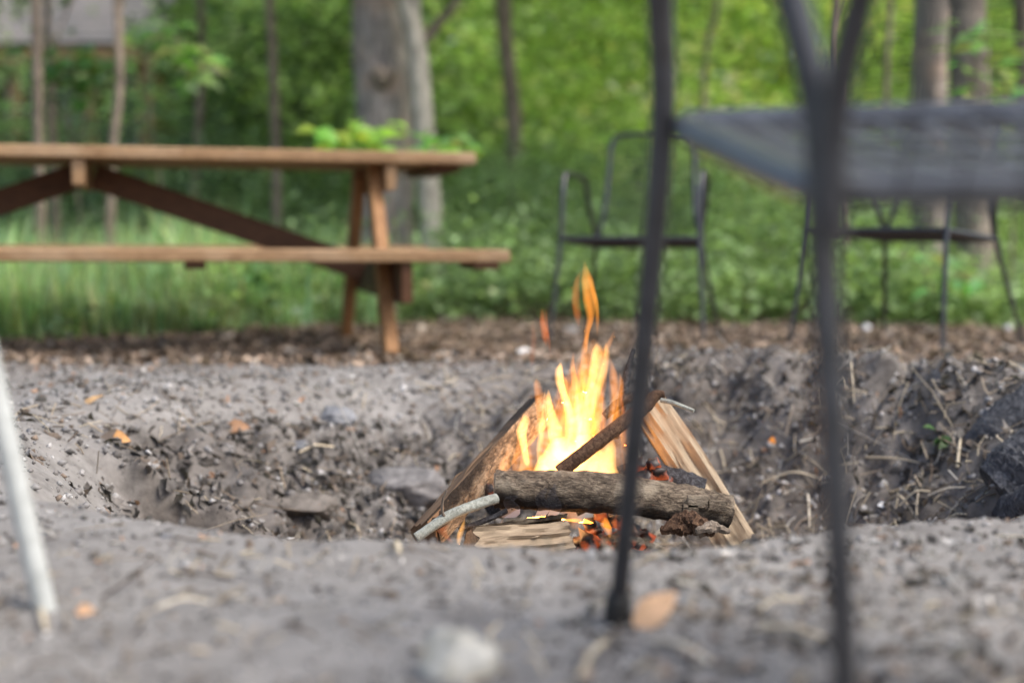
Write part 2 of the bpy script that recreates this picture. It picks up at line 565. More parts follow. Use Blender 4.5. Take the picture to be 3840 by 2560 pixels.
def leaves(P, size, col, tilt=0.6, aspect=0.34, fold=0.12, droop=0.25):
    """two-triangle leaves folded along the midrib; returns V, F, C"""
    n = len(P)
    a = RNG.uniform(0, 2 * np.pi, n)
    u = unit(np.stack([np.cos(a), np.sin(a), RNG.normal(-droop, 0.3, n)], 1))
    nn = unit(np.stack([RNG.normal(0, tilt, n), RNG.normal(0, tilt, n), np.ones(n)], 1))
    v = unit(np.cross(nn, u)); w = np.cross(u, v)
    s = np.asarray(size).reshape(-1, 1) * np.ones((n, 1))
    V = np.empty((n, 4, 3))
    V[:, 0] = P
    V[:, 1] = P + s * (0.45 * u + aspect * v + fold * w)
    V[:, 2] = P + s * (u - 0.08 * w)
    V[:, 3] = P + s * (0.45 * u - aspect * v + fold * w)
    i = np.arange(n) * 4
    F = np.concatenate([np.stack([i, i + 1, i + 2], 1), np.stack([i, i + 2, i + 3], 1)])
    C = np.repeat(col, 4, axis=0)
    return V.reshape(-1, 3), F, C

def jitter(base, n, v=0.25, hue=0.12):
    base = np.asarray(base, float)
    k = np.exp(RNG.normal(0, v, (n, 1)))
    c = base * k
    c[:, 0] *= np.exp(RNG.normal(0, hue, n)); c[:, 2] *= np.exp(RNG.normal(0, hue, n))
    return np.clip(c, 0.003, 0.9)

def clumps(centre, radii, ncl, per, spread, flat=0.45):
    """leaf positions gathered in clumps inside an uneven ellipsoid"""
    d = unit(RNG.normal(0, 1, (ncl, 3))) * RNG.uniform(0.15, 1, (ncl, 1)) ** (1 / 2.2)
    c = np.asarray(centre) + d * np.asarray(radii)
    k = np.repeat(c, per, axis=0)
    sp = np.repeat(np.exp(RNG.normal(0, 0.35, ncl)), per)[:, None] * spread
    return k + RNG.normal(0, 1, (len(k), 3)) * sp * np.array([1, 1, flat]), c

G_DARK = (0.085, 0.145, 0.062)
G_MID = (0.215, 0.325, 0.135)
G_BRIGHT = (0.355, 0.52, 0.200)
G_YELLOW = (0.44, 0.645, 0.155)

def trunk_mb(pts, rad, seg=20, rough=0.06, seed=0, sub=10, ridges=9):
    mb = MB()
    rr = random.Random(seed)
    ph = [rr.uniform(0, 6.28) for _ in range(6)]
    def disp(t, a, p):
        return 1 + rough * (math.sin(ridges * a + ph[0] + 3 * math.sin(2.1 * p.z + ph[1])) * 0.5
                            + math.sin(3 * a + 1.7 * p.z + ph[2]) * 0.6 + math.sin(2 * a - 3.1 * p.z + ph[3]) * 0.4
                            + 0.5 * math.sin(9 * p.z + 2 * a + ph[4]))
    mb.tube(pts, rad, seg, sub, True, disp)
    return mb

def tree(name, label, pix, Y, dia, bark, crown, group=None, seg=16, top=None, rough=0.05, limbs=5, seed=1, extra=None, zfoot=None):
    """pix: trunk centre line as photo pixels from the ground up, at distance Y; crown: dict(z, r, ncl, per, size, col)"""
    pts = [at(px, py, Y) for px, py in pix]
    base = pts[0].copy(); base.z = gz(base.x, Y) - 0.05
    pts[0] = base
    if top:
        pts.append(pts[-1] + Vector(top))
    L = len(pts)
    rad = [dia / 2 * (1.25 if i == 0 else 1.0 - 0.12 * max(0, i - 1) / max(1, L - 1)) for i in range(L)]
    if top: rad[-1] = dia * 0.12
    root = thing(name, (base.x, base.y, base.z + 0.05), label, 'tree', group)
    t = trunk_mb(pts, rad, seg, rough, seed).build('trunk', M[bark], root)
    rr = random.Random(seed)
    c = crown
    cen = Vector(c['c']) if 'c' in c else Vector((pts[-1].x, pts[-1].y, c['z']))
    P, cc = clumps(cen, c['r'], c['ncl'], c['per'], c.get('spread', 0.16))
    V, F, C = leaves(P, RNG.uniform(0.7, 1.25, len(P)) * c['size'], jitter(c['col'], len(P)))
    V = V - np.array(root.location)
    link('crown', np_mesh('crown', V, F, C), M['leaf'], root)
    hi = pts[-1]
    for k in range(limbs):
        tgt = Vector(cc[rr.randrange(len(cc))])
        f = rr.uniform(0.55, 0.95)
        i = min(L - 2, int(f * (L - 1)))
        s = pts[i].lerp(pts[i + 1], f * (L - 1) - i)
        m_ = s.lerp(tgt, 0.5) + Vector((rr.uniform(-.1, .1), rr.uniform(-.1, .1), 0.12))
        MB().tube([s, m_, tgt], [dia * 0.16, dia * 0.1, dia * 0.04], 7, 6).build('branch', M[bark], root)
    if extra: extra(root)
    return root

# ------------------------------------------------------------------ big trees
def knot(root):
    p = at(1432, 285, 8.78)
    mb = MB()
    mb.tube([p + Vector((0, 0.05, 0)), p, p + Vector((0.0, -0.035, 0))], [0.075, 0.07, 0.028], 12, 3, True, lambda t, a, q: 1 + 0.15 * math.sin(3 * a))
    mb.build('knot', M['bark_brown'], root)
tree('oak_tree', 'thick grey trunk with a dark knot behind the picnic table', [(1452, 1150), (1446, 900), (1440, 560), (1432, 280), (1425, 0), (1420, -300)], 9.0, 0.365, 'bark',
     dict(z=6.2, r=(2.2, 2.0, 1.5), ncl=160, per=26, size=0.13, col=G_MID), seg=36, top=(0.05, 0.1, 4.2), rough=0.035, limbs=7, seed=3, extra=knot)
def side_branch(root):
    MB().tube([at(1600, 150, 8.7), at(1640, 95, 8.68), at(1700, 25, 8.6), at(1760, -90, 8.5)], [0.035, 0.03, 0.024, 0.012], 9, 6).build('branch', M['bark_brown'], root)
tree('birch_tree', 'pale slender trunk leaning against the thick grey trunk', [(1635, 1150), (1622, 940), (1603, 640), (1580, 400), (1562, 170), (1522, 0), (1470, -250)], 8.7, 0.135, 'bark_pale',
     dict(z=5.4, r=(1.4, 1.4, 1.2), ncl=90, per=24, size=0.12, col=G_MID), seg=20, top=(-0.2, 0.1, 3.0), rough=0.05, seed=4, extra=side_branch)
tree('maple_tree', 'crooked grey-brown trunk between the picnic table and the black chair', [(1928, 1080), (1925, 700), (1928, 480), (1912, 300), (1893, 130), (1888, 0), (1885, -250)], 11.0, 0.125, 'bark_brown',
     dict(z=5.6, r=(1.7, 1.7, 1.4), ncl=110, per=24, size=0.12, col=G_BRIGHT), seg=18, top=(0.1, 0.1, 3.0), rough=0.08, seed=5)
tree('oak_tree', 'dark grey trunk behind the right-hand chair, left of a paired trunk', [(3478, 1190), (3480, 950), (3484, 560), (3488, 250), (3494, 0), (3498, -250)], 8.4, 0.20, 'bark',
     dict(z=5.8, r=(1.6, 1.6, 1.2), ncl=90, per=24, size=0.12, col=G_BRIGHT), seg=26, top=(0, .1, 3.5), rough=0.05, seed=6)
tree('pine_tree', 'brown furrowed trunk with its right flank lit, behind the right-hand chair', [(3668, 1200), (3655, 950), (3646, 560), (3636, 250), (3628, 0), (3622, -250)], 8.0, 0.215, 'bark_rough',
     dict(z=5.9, r=(1.5, 1.5, 1.2), ncl=80, per=24, size=0.12, col=G_BRIGHT), seg=26, top=(0, .1, 3.6), rough=0.06, seed=7)
tree('pine_tree', 'trunk cut by the right edge of the frame, high up', [(3862, 1180), (3858, 700), (3850, 300), (3842, 0), (3838, -200)], 9.6, 0.15, 'bark_brown',
     dict(z=6.0, r=(1.4, 1.4, 1.2), ncl=70, per=24, size=0.12, col=G_YELLOW), seg=20, top=(0.1, .1, 3.0), seed=8)

# ------------------------------------------------------------------ saplings
SAP = [
 ('slim pale sapling trunk nearest the left edge, behind the picnic table', [(150, 1110), (152, 800), (143, 480), (140, 200), (134, 0), (128, -200)], 7.4, 0.056, 'bark_brown', dict(z=3.6, r=(1.0, 1.0, 1.1), ncl=60, per=22, size=0.11, col=G_MID)),
 ('thin dark sapling just right of the leftmost sapling', [(215, 1080), (205, 700), (192, 450), (186, 250), (178, 0)], 9.2, 0.055, 'bark_brown', dict(z=3.2, r=(1.0, 1.0, 1.0), ncl=60, per=22, size=0.11, col=G_DARK)),
 ('slim grey sapling rising above the table\'s centre block', [(408, 1120), (412, 900), (424, 560), (448, 330), (446, 120), (440, 0), (436, -200)], 7.4, 0.050, 'bark_brown', dict(z=3.5, r=(0.9, 0.9, 1.0), ncl=60, per=22, size=0.11, col=G_MID)),
 ('thin dark stem right of the cabin roof', [(700, 1080), (720, 800), (745, 450), (758, 150), (752, 0), (748, -150)], 10.5, 0.06, 'bark_brown', dict(z=3.4, r=(1.1, 1.1, 1.2), ncl=70, per=22, size=0.11, col=G_DARK)),
 ('mossy thin stem midway between cabin roof and thick trunk', [(1040, 1090), (1038, 800), (1032, 500), (1018, 150), (1010, 0), (1004, -150)], 9.6, 0.065, 'bark_brown', dict(z=3.6, r=(1.1, 1.1, 1.2), ncl=70, per=22, size=0.11, col=G_MID)),
 ('spindly sapling right of the front chair leg, bending left as it rises', [(2590, 1080), (2620, 700), (2635, 400), (2655, 150), (2690, 0)], 10.5, 0.04, 'bark_brown', dict(z=3.4, r=(0.9, 0.9, 1.1), ncl=60, per=22, size=0.11, col=G_YELLOW)),
 ('slender brown sapling seen inside the fork of the near chair', [(3185, 1195), (3168, 980), (3150, 700), (3142, 400), (3136, 150), (3142, 0), (3146, -200)], 7.6, 0.046, 'bark_brown', dict(z=3.5, r=(0.9, 0.9, 1.1), ncl=60, per=22, size=0.11, col=G_BRIGHT)),
 ('thin black stem between the chair fork and the right-hand trunks', [(3300, 1160), (3318, 700), (3322, 400), (3330, 150), (3342, 0), (3352, -200)], 8.9, 0.036, 'bark_brown', dict(z=3.6, r=(0.9, 0.9, 1.1), ncl=60, per=22, size=0.11, col=G_BRIGHT)),
]
for k, (lab, pix, Y, dia, bk, cr) in enumerate(SAP):
    tree('sapling', lab, pix, Y, dia, bk, cr, 'thin saplings at the edge of the wood', seg=9, top=(0.05, 0.05, 1.4), rough=0.05, limbs=3, seed=20 + k)

# ------------------------------------------------------------------ woodland and undergrowth
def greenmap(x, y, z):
    """leaf colour, darker on the left and yellow-green on the right, with the backlight painted in"""
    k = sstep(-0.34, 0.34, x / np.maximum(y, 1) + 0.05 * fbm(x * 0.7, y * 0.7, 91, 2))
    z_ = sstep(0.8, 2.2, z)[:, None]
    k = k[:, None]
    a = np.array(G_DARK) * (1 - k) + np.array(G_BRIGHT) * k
    b = np.array(G_MID) * (1 - k) + np.array(G_YELLOW) * k  # upper leaves painted brighter, towards a backlit yellow-green on the right
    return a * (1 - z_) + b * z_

def woodland():
    parts = []
    # a belt of leaf clumps filling the depth of the wood
    for (y0, y1, ncl, per, size, zmax, spread) in ((10.5, 14, 1700, 26, 0.105, 3.6, 0.20), (14, 20, 2000, 26, 0.15, 5.0, 0.30), (20, 30, 2600, 26, 0.26, 8.0, 0.55), (30, 42, 2000, 22, 0.50, 11.0, 0.9)):
        y = RNG.uniform(y0, y1, ncl)
        x = RNG.uniform(-1, 1, ncl) * (0.44 * y + 2.5)
        z = RNG.uniform(0.02, 1, ncl) ** 0.9 * zmax
        keep = fbm(x * 0.55 + 5, z * 0.9 + y * 0.3, 61, 3) > np.where(z / y > 0.09, -0.30, -0.6)
        # leave the cabin in view
        cabin = (x / y > -0.40) & (x / y < -0.235) & (z / y > 0.075) & (y < 19)
        keep &= ~(cabin & (RNG.uniform(0, 1, ncl) < 0.82))
        x, y, z = x[keep], y[keep], z[keep]
        c = np.repeat(np.stack([x, y, z], 1), per, 0)
        P = c + RNG.normal(0, spread, c.shape) * np.array([1, 1, 0.45])
        n = len(P)
        g = greenmap(P[:, 0], P[:, 1], P[:, 2])
        tone = np.repeat(np.exp(RNG.normal(0.06, 0.42, len(x)) + 0.45 * fbm(x * 0.6, z * 0.8, 63, 2)), per)[:, None]
        C = np.clip(g * tone * np.exp(RNG.normal(0, 0.2, (n, 1))), 0.004, 0.8)
        parts.append(leaves(P, RNG.uniform(0.7, 1.3, n) * size, C, tilt=0.7))
    return parts

def join(parts):
    V, F, C, o = [], [], [], 0
    for v, f, c in parts:
        V.append(v); F.append(f + o); C.append(c); o += len(v)
    return np.concatenate(V), np.concatenate(F), np.concatenate(C)

o = link('distant_woodland', np_mesh('distant_woodland', *join(woodland())), M['leaf'])
tag(o, 'deep mass of green leaves filling the wood behind the clearing', 'woodland', kind='stuff')

def undergrowth():
    parts = []
    n0 = 6800
    y = 6.9 + RNG.uniform(0, 1, n0) ** 1.5 * 7
    x = RNG.uniform(-1, 1, n0) * (0.42 * y + 1.2)
    edge = 7.3 + 0.35 * fbm(x * 0.9, x * 0 + 3, 17, 3) + np.where(x < -1.2, 1.0, 0.0) - 0.4 * sstep(1.2, 2.6, x)
    k = y > edge
    x, y = x[k], y[k]
    h = (0.28 + 0.55 * sstep(0, 1.6, y - edge[k])) * (1.0 + 0.55 * fbm(x * 1.3, y * 1.3, 51, 3)) + 0.25 * sstep(9, 12, y)
    h = h * np.where((x > 2.05) & (x < 2.85) & (y < 8.5), 0.35, 1.0) * np.where((x > -1.0) & (x < -0.35) & (y < 9.0), 0.5, 1.0)
    z = ground_z(x, y) + RNG.uniform(0.05, 1, len(x)) ** 0.7 * np.maximum(h, 0.1)
    per = 20
    c = np.repeat(np.stack([x, y, z], 1), per, 0)
    P = c + RNG.normal(0, 1, c.shape) * np.array([0.13, 0.13, 0.07])
    n = len(P)
    kx = sstep(-0.3, 0.3, P[:, 0] / P[:, 1])[:, None]
    g = np.array((0.225, 0.330, 0.175)) * (1 - kx) + np.array((0.265, 0.39, 0.165)) * kx
    tone = np.repeat(np.exp(RNG.normal(0, 0.25, len(x))), per)[:, None]
    parts.append(leaves(P, RNG.uniform(0.6, 1.4, n) * 0.050, np.clip(g * tone * np.exp(RNG.normal(0, 0.2, (n, 1))), 0.004, 0.8), tilt=0.7))
    return join(parts)
o = link('undergrowth', np_mesh('undergrowth', *undergrowth()), M['leaf'])
tag(o, 'low soft green undergrowth along the edge of the clearing', 'undergrowth', kind='stuff')

def grass():
    n = 26000
    x = RNG.uniform(-3.6, -0.6, n)
    y = 5.75 + RNG.uniform(0, 1, n) * 3.0
    edge = 6.0 + 0.22 * fbm(x * 1.6, x * 0, 5, 3) + 1.25 * sstep(-1.55, -0.85, x)
    k = (y > edge) & (RNG.uniform(0, 1, n) < sstep(0, 0.35, y - edge) + 0.15)
    x, y = x[k], y[k]; n = len(x)
    z = ground_z(x, y)
    patch = fbm(x * 1.7, y * 1.7, 23, 3)
    h = RNG.uniform(0.06, 0.42, n) * (0.55 + 0.5 * sstep(0, 1.0, y - edge[k])) * np.clip(1 + 0.6 * patch, 0.3, 1.6)
    a = RNG.uniform(0, 2 * np.pi, n)
    lean = RNG.uniform(0.05, 0.45, n) * h
    w = RNG.uniform(0.003, 0.007, n)
    sx, sy = -np.sin(a) * w, np.cos(a) * w
    V = np.empty((n, 5, 3))
    V[:, 0] = np.stack([x - sx, y - sy, z], 1); V[:, 1] = np.stack([x + sx, y + sy, z], 1)
    mx, my, mz = x + np.cos(a) * lean * 0.3, y + np.sin(a) * lean * 0.3, z + h * 0.6
    V[:, 2] = np.stack([mx + sx * .8, my + sy * .8, mz], 1); V[:, 3] = np.stack([mx - sx * .8, my - sy * .8, mz], 1)
    V[:, 4] = np.stack([x + np.cos(a) * lean, y + np.sin(a) * lean, z + h], 1)
    i = np.arange(n) * 5
    F = np.concatenate([np.stack([i, i + 1, i + 2], 1), np.stack([i, i + 2, i + 3], 1), np.stack([i + 3, i + 2, i + 4], 1)])
    C = np.repeat(jitter((0.33, 0.46, 0.23), n, 0.3, 0.2) * np.clip(1 + 0.35 * patch, 0.6, 1.4)[:, None], 5, 0)
    return V.reshape(-1, 3), F, C
def weeds():
    n0 = 330
    x = RNG.uniform(-3.4, -0.5, n0); y = RNG.uniform(5.9, 8.0, n0)
    k = (y > 6.0 + 1.1 * sstep(-1.55, -0.85, x)) & (fbm(x * 2.2, y * 2.2, 29, 2) > -0.1)
    x, y = x[k], y[k]
    z = ground_z(x, y) + RNG.uniform(0.04, 0.30, len(x))
    P = np.repeat(np.stack([x, y, z], 1), 9, 0); P = P + RNG.normal(0, 1, P.shape) * np.array([0.06, 0.06, 0.035])
    return leaves(P, RNG.uniform(0.04, 0.10, len(P)), jitter((0.24, 0.37, 0.15), len(P), 0.35, 0.15))
_gv, _gf, _gc = grass(); _wv, _wf, _wc = weeds()
_me = np_mesh('grass', np.concatenate([_gv, _wv]), np.concatenate([_gf, _wf + len(_gv)]), np.concatenate([_gc, _wc]))
o = link('grass', _me, M['leaf'])
tag(o, 'soft patchy grass and weeds growing behind the picnic table', 'grass', kind='stuff')

# leafy plants that stand out
def leafy_plant(name, label, cat, stems, leafspec, group=None, bark='bark_brown'):
    b = stems[0][0]
    root = thing(name, (b.x, b.y, gz(b.x, b.y)), label, cat, group)
    for pts, r in [(s, 0.006) for s in stems]:
        MB().tube(pts, [r * 1.4] + [r] * (len(pts) - 2) + [r * 0.4], 7, 6).build('stem', M[bark], root)
    for p, d, n_, s, col in leafspec:
        big_leaf(p, d, n_, s, col, root)
    return root

def big_leaf(p, d, n_, s, col, root, asp=0.34, mat='leaf'):
    """one leaf blade: pointed oval, creased along the midrib, gently arched"""
    p, d, n_ = Vector(p), Vector(d).normalized(), Vector(n_).normalized()
    v = n_.cross(d).normalized(); w = d.cross(v)
    V, F = [], []
    st = [(0, 0.02), (0.18, 0.6), (0.42, 1.0), (0.68, 0.75), (0.88, 0.32), (1.0, 0.01)]
    for t, k in st:
        arch = 0.10 * s * math.sin(t * 2.6) - 0.22 * s * t * t
        c = p + d * (s * t) + w * arch
        V += [c + v * (asp * s * k) + w * (0.09 * s * k), c, c - v * (asp * s * k) + w * (0.09 * s * k)]
    for i in range(len(st) - 1):
        a = i * 3
        F += [(a, a + 1, a + 4, a + 3), (a + 1, a + 2, a + 5, a + 4)]
    o0 = np.array(root_loc(root))
    me = np_mesh('leaf', np.array([tuple(q) for q in V]) - o0, np.array(F), np.repeat([col], len(V), 0), True)
    return link('leaf', me, M[mat], root)

rr = random.Random(5)
def leaf_spray(px0, px1, py0, py1, Y, n, s, col, dpth=0.35):
    out = []
    for k in range(n):
        p = at(rr.uniform(px0, px1), rr.uniform(py0, py1), Y + rr.uniform(-dpth, dpth))
        a = rr.uniform(0, 6.28)
        cc = [max(0.01, c * math.exp(rr.gauss(0, 0.2))) for c in col]
        out.append((p, (math.cos(a), math.sin(a), rr.uniform(-0.5, 0.15)), (rr.gauss(0, .35), rr.gauss(-.3, .35), 1), s * rr.uniform(0.7, 1.25), cc))
    return out
b = at(1480, 1120, 6.9); b.z = gz(b.x, b.y) - 0.02
leafy_plant('young_maple', 'young plant with bright fresh leaves peeping over the picnic table top', 'plant',
            [[b, at(1470, 800, 6.9), at(1440, 560, 6.85), at(1400, 490, 6.8)], [at(1465, 700, 6.9), at(1560, 590, 6.8), at(1700, 530, 6.7)], [at(1465, 700, 6.9), at(1350, 590, 6.85), at(1240, 520, 6.8)]],
            leaf_spray(1170, 1330, 490, 575, 6.8, 15, 0.12, (0.19, 0.36, 0.05)) + leaf_spray(1330, 1500, 450, 570, 6.8, 22, 0.13, (0.30, 0.50, 0.10)) + leaf_spray(1500, 1780, 500, 600, 6.75, 26, 0.12, (0.24, 0.41, 0.12)))
b = at(3470, 1180, 7.0); b.z = gz(b.x, b.y) - 0.02
leafy_plant('leafy_shrub', 'leafy green shrub under the right-hand chair, in front of two trunks', 'shrub',
            [[b, at(3490, 1080, 7.0), at(3450, 980, 7.0)], [b, at(3540, 1080, 6.95), at(3600, 1000, 6.9)], [b, at(3560, 1130, 7.0), at(3640, 1080, 7.0)]],
            leaf_spray(3390, 3560, 950, 1130, 7.0, 34, 0.11, (0.25, 0.40, 0.15)) + leaf_spray(3540, 3720, 990, 1170, 6.95, 22, 0.10, (0.19, 0.32, 0.12)))
b = at(700, 1130, 8.2); b.z = gz(b.x, b.y) - 0.02
leafy_plant('hanging_branch_shrub', 'arching branch with a spray of light leaves right of the cabin roof', 'shrub',
            [[b, at(620, 800, 8.2), at(560, 400, 8.1), at(560, 180, 8.0), at(660, 150, 7.9), at(740, 230, 7.9)]],
            leaf_spray(510, 660, 90, 210, 8.0, 24, 0.14, (0.20, 0.33, 0.10)) + leaf_spray(640, 770, 150, 310, 7.9, 24, 0.15, (0.26, 0.40, 0.14)))
b = at(330, 1110, 8.6); b.z = gz(b.x, b.y) - 0.02
leafy_plant('bushy_sapling', 'leafy sapling spreading in front of the cabin\'s eave', 'shrub',
            [[b, at(300, 800, 8.6), at(260, 500, 8.6), at(280, 250, 8.6)], [at(270, 550, 8.6), at(360, 380, 8.5), at(420, 240, 8.5)], [at(265, 500, 8.6), at(180, 330, 8.5), at(120, 180, 8.5)]],
            leaf_spray(90, 260, 130, 330, 8.5, 34, 0.13, (0.13, 0.23, 0.085)) + leaf_spray(200, 470, 190, 380, 8.5, 60, 0.13, (0.15, 0.25, 0.085)))
b = at(3790, 1100, 7.6); b.z = gz(b.x, b.y) - 0.02
leafy_plant('maple_shoot', 'leafy maple shoot crossing the lit trunk at the right', 'shrub',
            [[b, at(3800, 700, 7.6), at(3780, 350, 7.5), at(3660, 180, 7.4), at(3580, 120, 7.4)], [at(3780, 380, 7.5), at(3700, 330, 7.3), at(3620, 310, 7.3)]],
            leaf_spray(3540, 3720, 90, 200, 7.4, 18, 0.11, (0.22, 0.38, 0.10)) + leaf_spray(3600, 3860, 120, 380, 7.4, 34, 0.11, (0.25, 0.42, 0.10)))

# ------------------------------------------------------------------ cabin
def cabin():
    Y = 18.0
    e0, e1 = at(-250, 190, Y), at(572, 190, Y)           # eave
    x0, x1, ze = e0.x, e1.x, e0.z
    g = gz(x1, Y)
    root = thing('cabin', ((x0 + x1) / 2, Y + 2.5, g), 'brown cabin with a grey shingled roof half hidden by leaves', 'cabin')
    w = MB(); w.quad_box(((x0 + x1) / 2, Y + 3.1, (g + ze) / 2), ((x1 - x0) / 2 - 0.5, 0, 0), (0, 2.4, 0), (0, 0, (ze - g) / 2)); w.build('wall', M['table_dark'], root, smooth=False)
    f = MB(); f.quad_box(((x0 + x1) / 2, Y, ze - 0.06), ((x1 - x0) / 2 + 0.03, 0, 0), (0, 0.02, 0), (0, 0, 0.10)); f.build('fascia', M['table'], root, smooth=False)
    run, rise = 3.2, 2.1
    d = Vector((0, run, rise)); L = d.length; d.normalize(); nrm = Vector((0, -rise, run)).normalized()
    sl = MB(); sl.quad_box(Vector(((x0 + x1) / 2, Y, ze + 0.04)) + d * L / 2, Vector(((x1 - x0) / 2, 0, 0)), d * (L / 2), nrm * 0.04)
    roof = sl.build('roof', M['shingle'], root, smooth=False)
    k, st = 0, 0.20
    while k * st < L:
        c = Vector(((x0 + x1) / 2 + 0.0, Y, ze + 0.04)) + d * (k * st + st * 0.55) + nrm * 0.055
        mb = MB(); mb.quad_box(c, Vector(((x1 - x0) / 2 + 0.02, 0, 0)), (d + nrm * -0.07).normalized() * (st * 0.6), nrm * 0.010)
        mb.build('shingle_course', M['shingle'], roof, smooth=False)
        k += 1
    for px in (60, 330, 545):
        p = at(px, 300, Y + 0.15)
        mb = MB(); mb.quad_box((p.x, Y + 0.18, (g + ze - 0.1) / 2), (0.07, 0, 0), (0, 0.07, 0), (0, 0, (ze - 0.1 - g) / 2)); mb.build('porch_post', M['table'], root, smooth=False)
    for px in (150, 420):
        p = at(px, 420, Y + 0.68)
        fr = MB(); fr.quad_box((p.x, Y + 0.68, p.z), (0.42, 0, 0), (0, 0.025, 0), (0, 0, 0.5)); fo = fr.build('window', M['paper'], root, smooth=False)
        pn = MB(); pn.quad_box((p.x, Y + 0.652, p.z), (0.35, 0, 0), (0, 0.006, 0), (0, 0, 0.43)); pn.build('pane', M['glass'], fo, smooth=False)
    mb = MB(); mb.quad_box(((x0 + x1) / 2, Y + 0.4, g + 0.25), ((x1 - x0) / 2, 0, 0), (0, 0.5, 0), (0, 0, 0.06)); mb.build('porch_deck', M['stone_grey'], root, smooth=False)
def mat_shingle():
    m, nt, b, out = new_mat('shingle')
    n = noise(nt, 5, 4, 0.6, objco(nt, (2, 6, 6)))
    nt.links.new(ramp(nt, n, [(0.35, (0.13, 0.124, 0.13)), (0.56, (0.24, 0.225, 0.235)), (0.70, (0.27, 0.20, 0.175))]), b.inputs['Base Color'])
    b.inputs['Roughness'].default_value = 0.9
    return m
M['shingle'] = mat_shingle()
M['glass'] = mat_metal('window_glass', (0.02, 0.025, 0.03), 0.08, 0.8)
cabin()

# ------------------------------------------------------------------ picnic table
def picnic_table():
    ax = Vector((-0.974, -0.225, 0.0)).normalized()      # along the table, to the left
    ax.z = 0.006
    ax.normalize()
    dp = Vector((-ax.y, ax.x, 0)).normalized()           # across; away from the camera
    if dp.y < 0: dp = -dp
    up = Vector((0, 0, 1))
    G = -0.075
    LEN = 2.78
    near = Vector((-0.005, 4.88, 0))                     # right end of the near bench, near edge
    def P(a, b, z): return near + ax * a + dp * b + up * z
    topz, benchz = 0.672, 0.322
    root = thing('picnic_table', tuple(P(LEN / 2, 0.78, G)), 'long brown wooden picnic table with attached benches at the clearing\'s edge', 'picnic table')
    def plank(name, a0, a1, b0, b1, z0, z1, mat='table', bev=0.006, par=None):
        mb = MB(); mb.quad_box(P((a0 + a1) / 2, (b0 + b1) / 2, (z0 + z1) / 2), ax * ((a1 - a0) / 2), dp * ((b1 - b0) / 2), up * ((z1 - z0) / 2), bev)
        return mb.build(name, M[mat], par or root)
    # tabletop: five planks, each a little out of line
    for k, (off, dz) in enumerate(((0.0, 0.0), (0.012, -0.002), (-0.008, 0.001), (0.016, -0.001), (0.004, 0.0))):
        b0 = 0.36 + k * 0.147
        plank('tabletop_plank', 0.045 + off, 0.045 + LEN + off * 0.5, b0, b0 + 0.140, topz - 0.042 + dz, topz + dz)
    for k in range(2):
        plank('bench_plank', 0.0 - 0.012 * k, LEN + 0.08, 0.0 + k * 0.145, 0.138 + k * 0.145, benchz - 0.042, benchz)
        plank('bench_plank', 0.05 + 0.012 * k, LEN + 0.08, 1.39 + k * 0.145, 1.528 + k * 0.145, benchz - 0.042, benchz)
    def bar(name, p, q, wide, thick, side, mat='table_leg', bev=0.004):
        p, q = Vector(p), Vector(q)
        t = (q - p); L = t.length; t.normalize()
        s = (side - t * side.dot(t)).normalized(); w = t.cross(s)
        mb = MB(); mb.quad_box((p + q) / 2, t * (L / 2), s * (thick / 2), w * (wide / 2), bev)
        return mb.build(name, M[mat], root)
    for a, s in ((0.40, 1), (LEN - 0.36, -1)):
        # A-frame: two legs, bench bearer outside them, cleat under the top
        bar('leg', P(a, 0.10, gz(*P(a, 0.10, 0).xy) - 0.01), P(a, 0.55, topz - 0.045), 0.092, 0.045, ax)
        bar('leg', P(a, 1.50, gz(*P(a, 1.5, 0).xy) - 0.01), P(a, 0.96, topz - 0.045), 0.092, 0.045, ax, 'table_leg')
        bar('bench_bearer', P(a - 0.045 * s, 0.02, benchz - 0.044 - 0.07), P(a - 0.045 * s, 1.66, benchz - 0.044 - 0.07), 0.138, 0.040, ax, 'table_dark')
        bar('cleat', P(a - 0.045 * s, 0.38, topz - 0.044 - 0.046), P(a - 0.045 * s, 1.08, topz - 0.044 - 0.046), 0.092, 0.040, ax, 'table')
        for sgn, b in ((1, 0.30), (1, 1.36)):
            mb = MB(); q = P(a - 0.07 * s, b, benchz - 0.11)
            mb.tube([q, q - ax * (0.012 * s)], 0.011, 8, 1); mb.build('bolt', M['metal'], root)
    bar('cleat', P(LEN / 2 + 0.05, 0.38, topz - 0.044 - 0.046), P(LEN / 2 + 0.05, 1.08, topz - 0.044 - 0.046), 0.092, 0.045, ax, 'table')
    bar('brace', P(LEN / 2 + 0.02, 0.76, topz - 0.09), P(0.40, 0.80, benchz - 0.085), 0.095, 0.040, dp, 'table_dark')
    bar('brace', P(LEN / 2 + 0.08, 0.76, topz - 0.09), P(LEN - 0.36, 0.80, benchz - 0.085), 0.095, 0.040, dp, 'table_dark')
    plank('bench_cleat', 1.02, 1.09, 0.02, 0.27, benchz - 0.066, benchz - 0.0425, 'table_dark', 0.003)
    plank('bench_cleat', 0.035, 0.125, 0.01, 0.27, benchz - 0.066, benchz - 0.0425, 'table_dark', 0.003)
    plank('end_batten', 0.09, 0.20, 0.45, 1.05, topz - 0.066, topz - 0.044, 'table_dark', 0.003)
    return root
picnic_table()

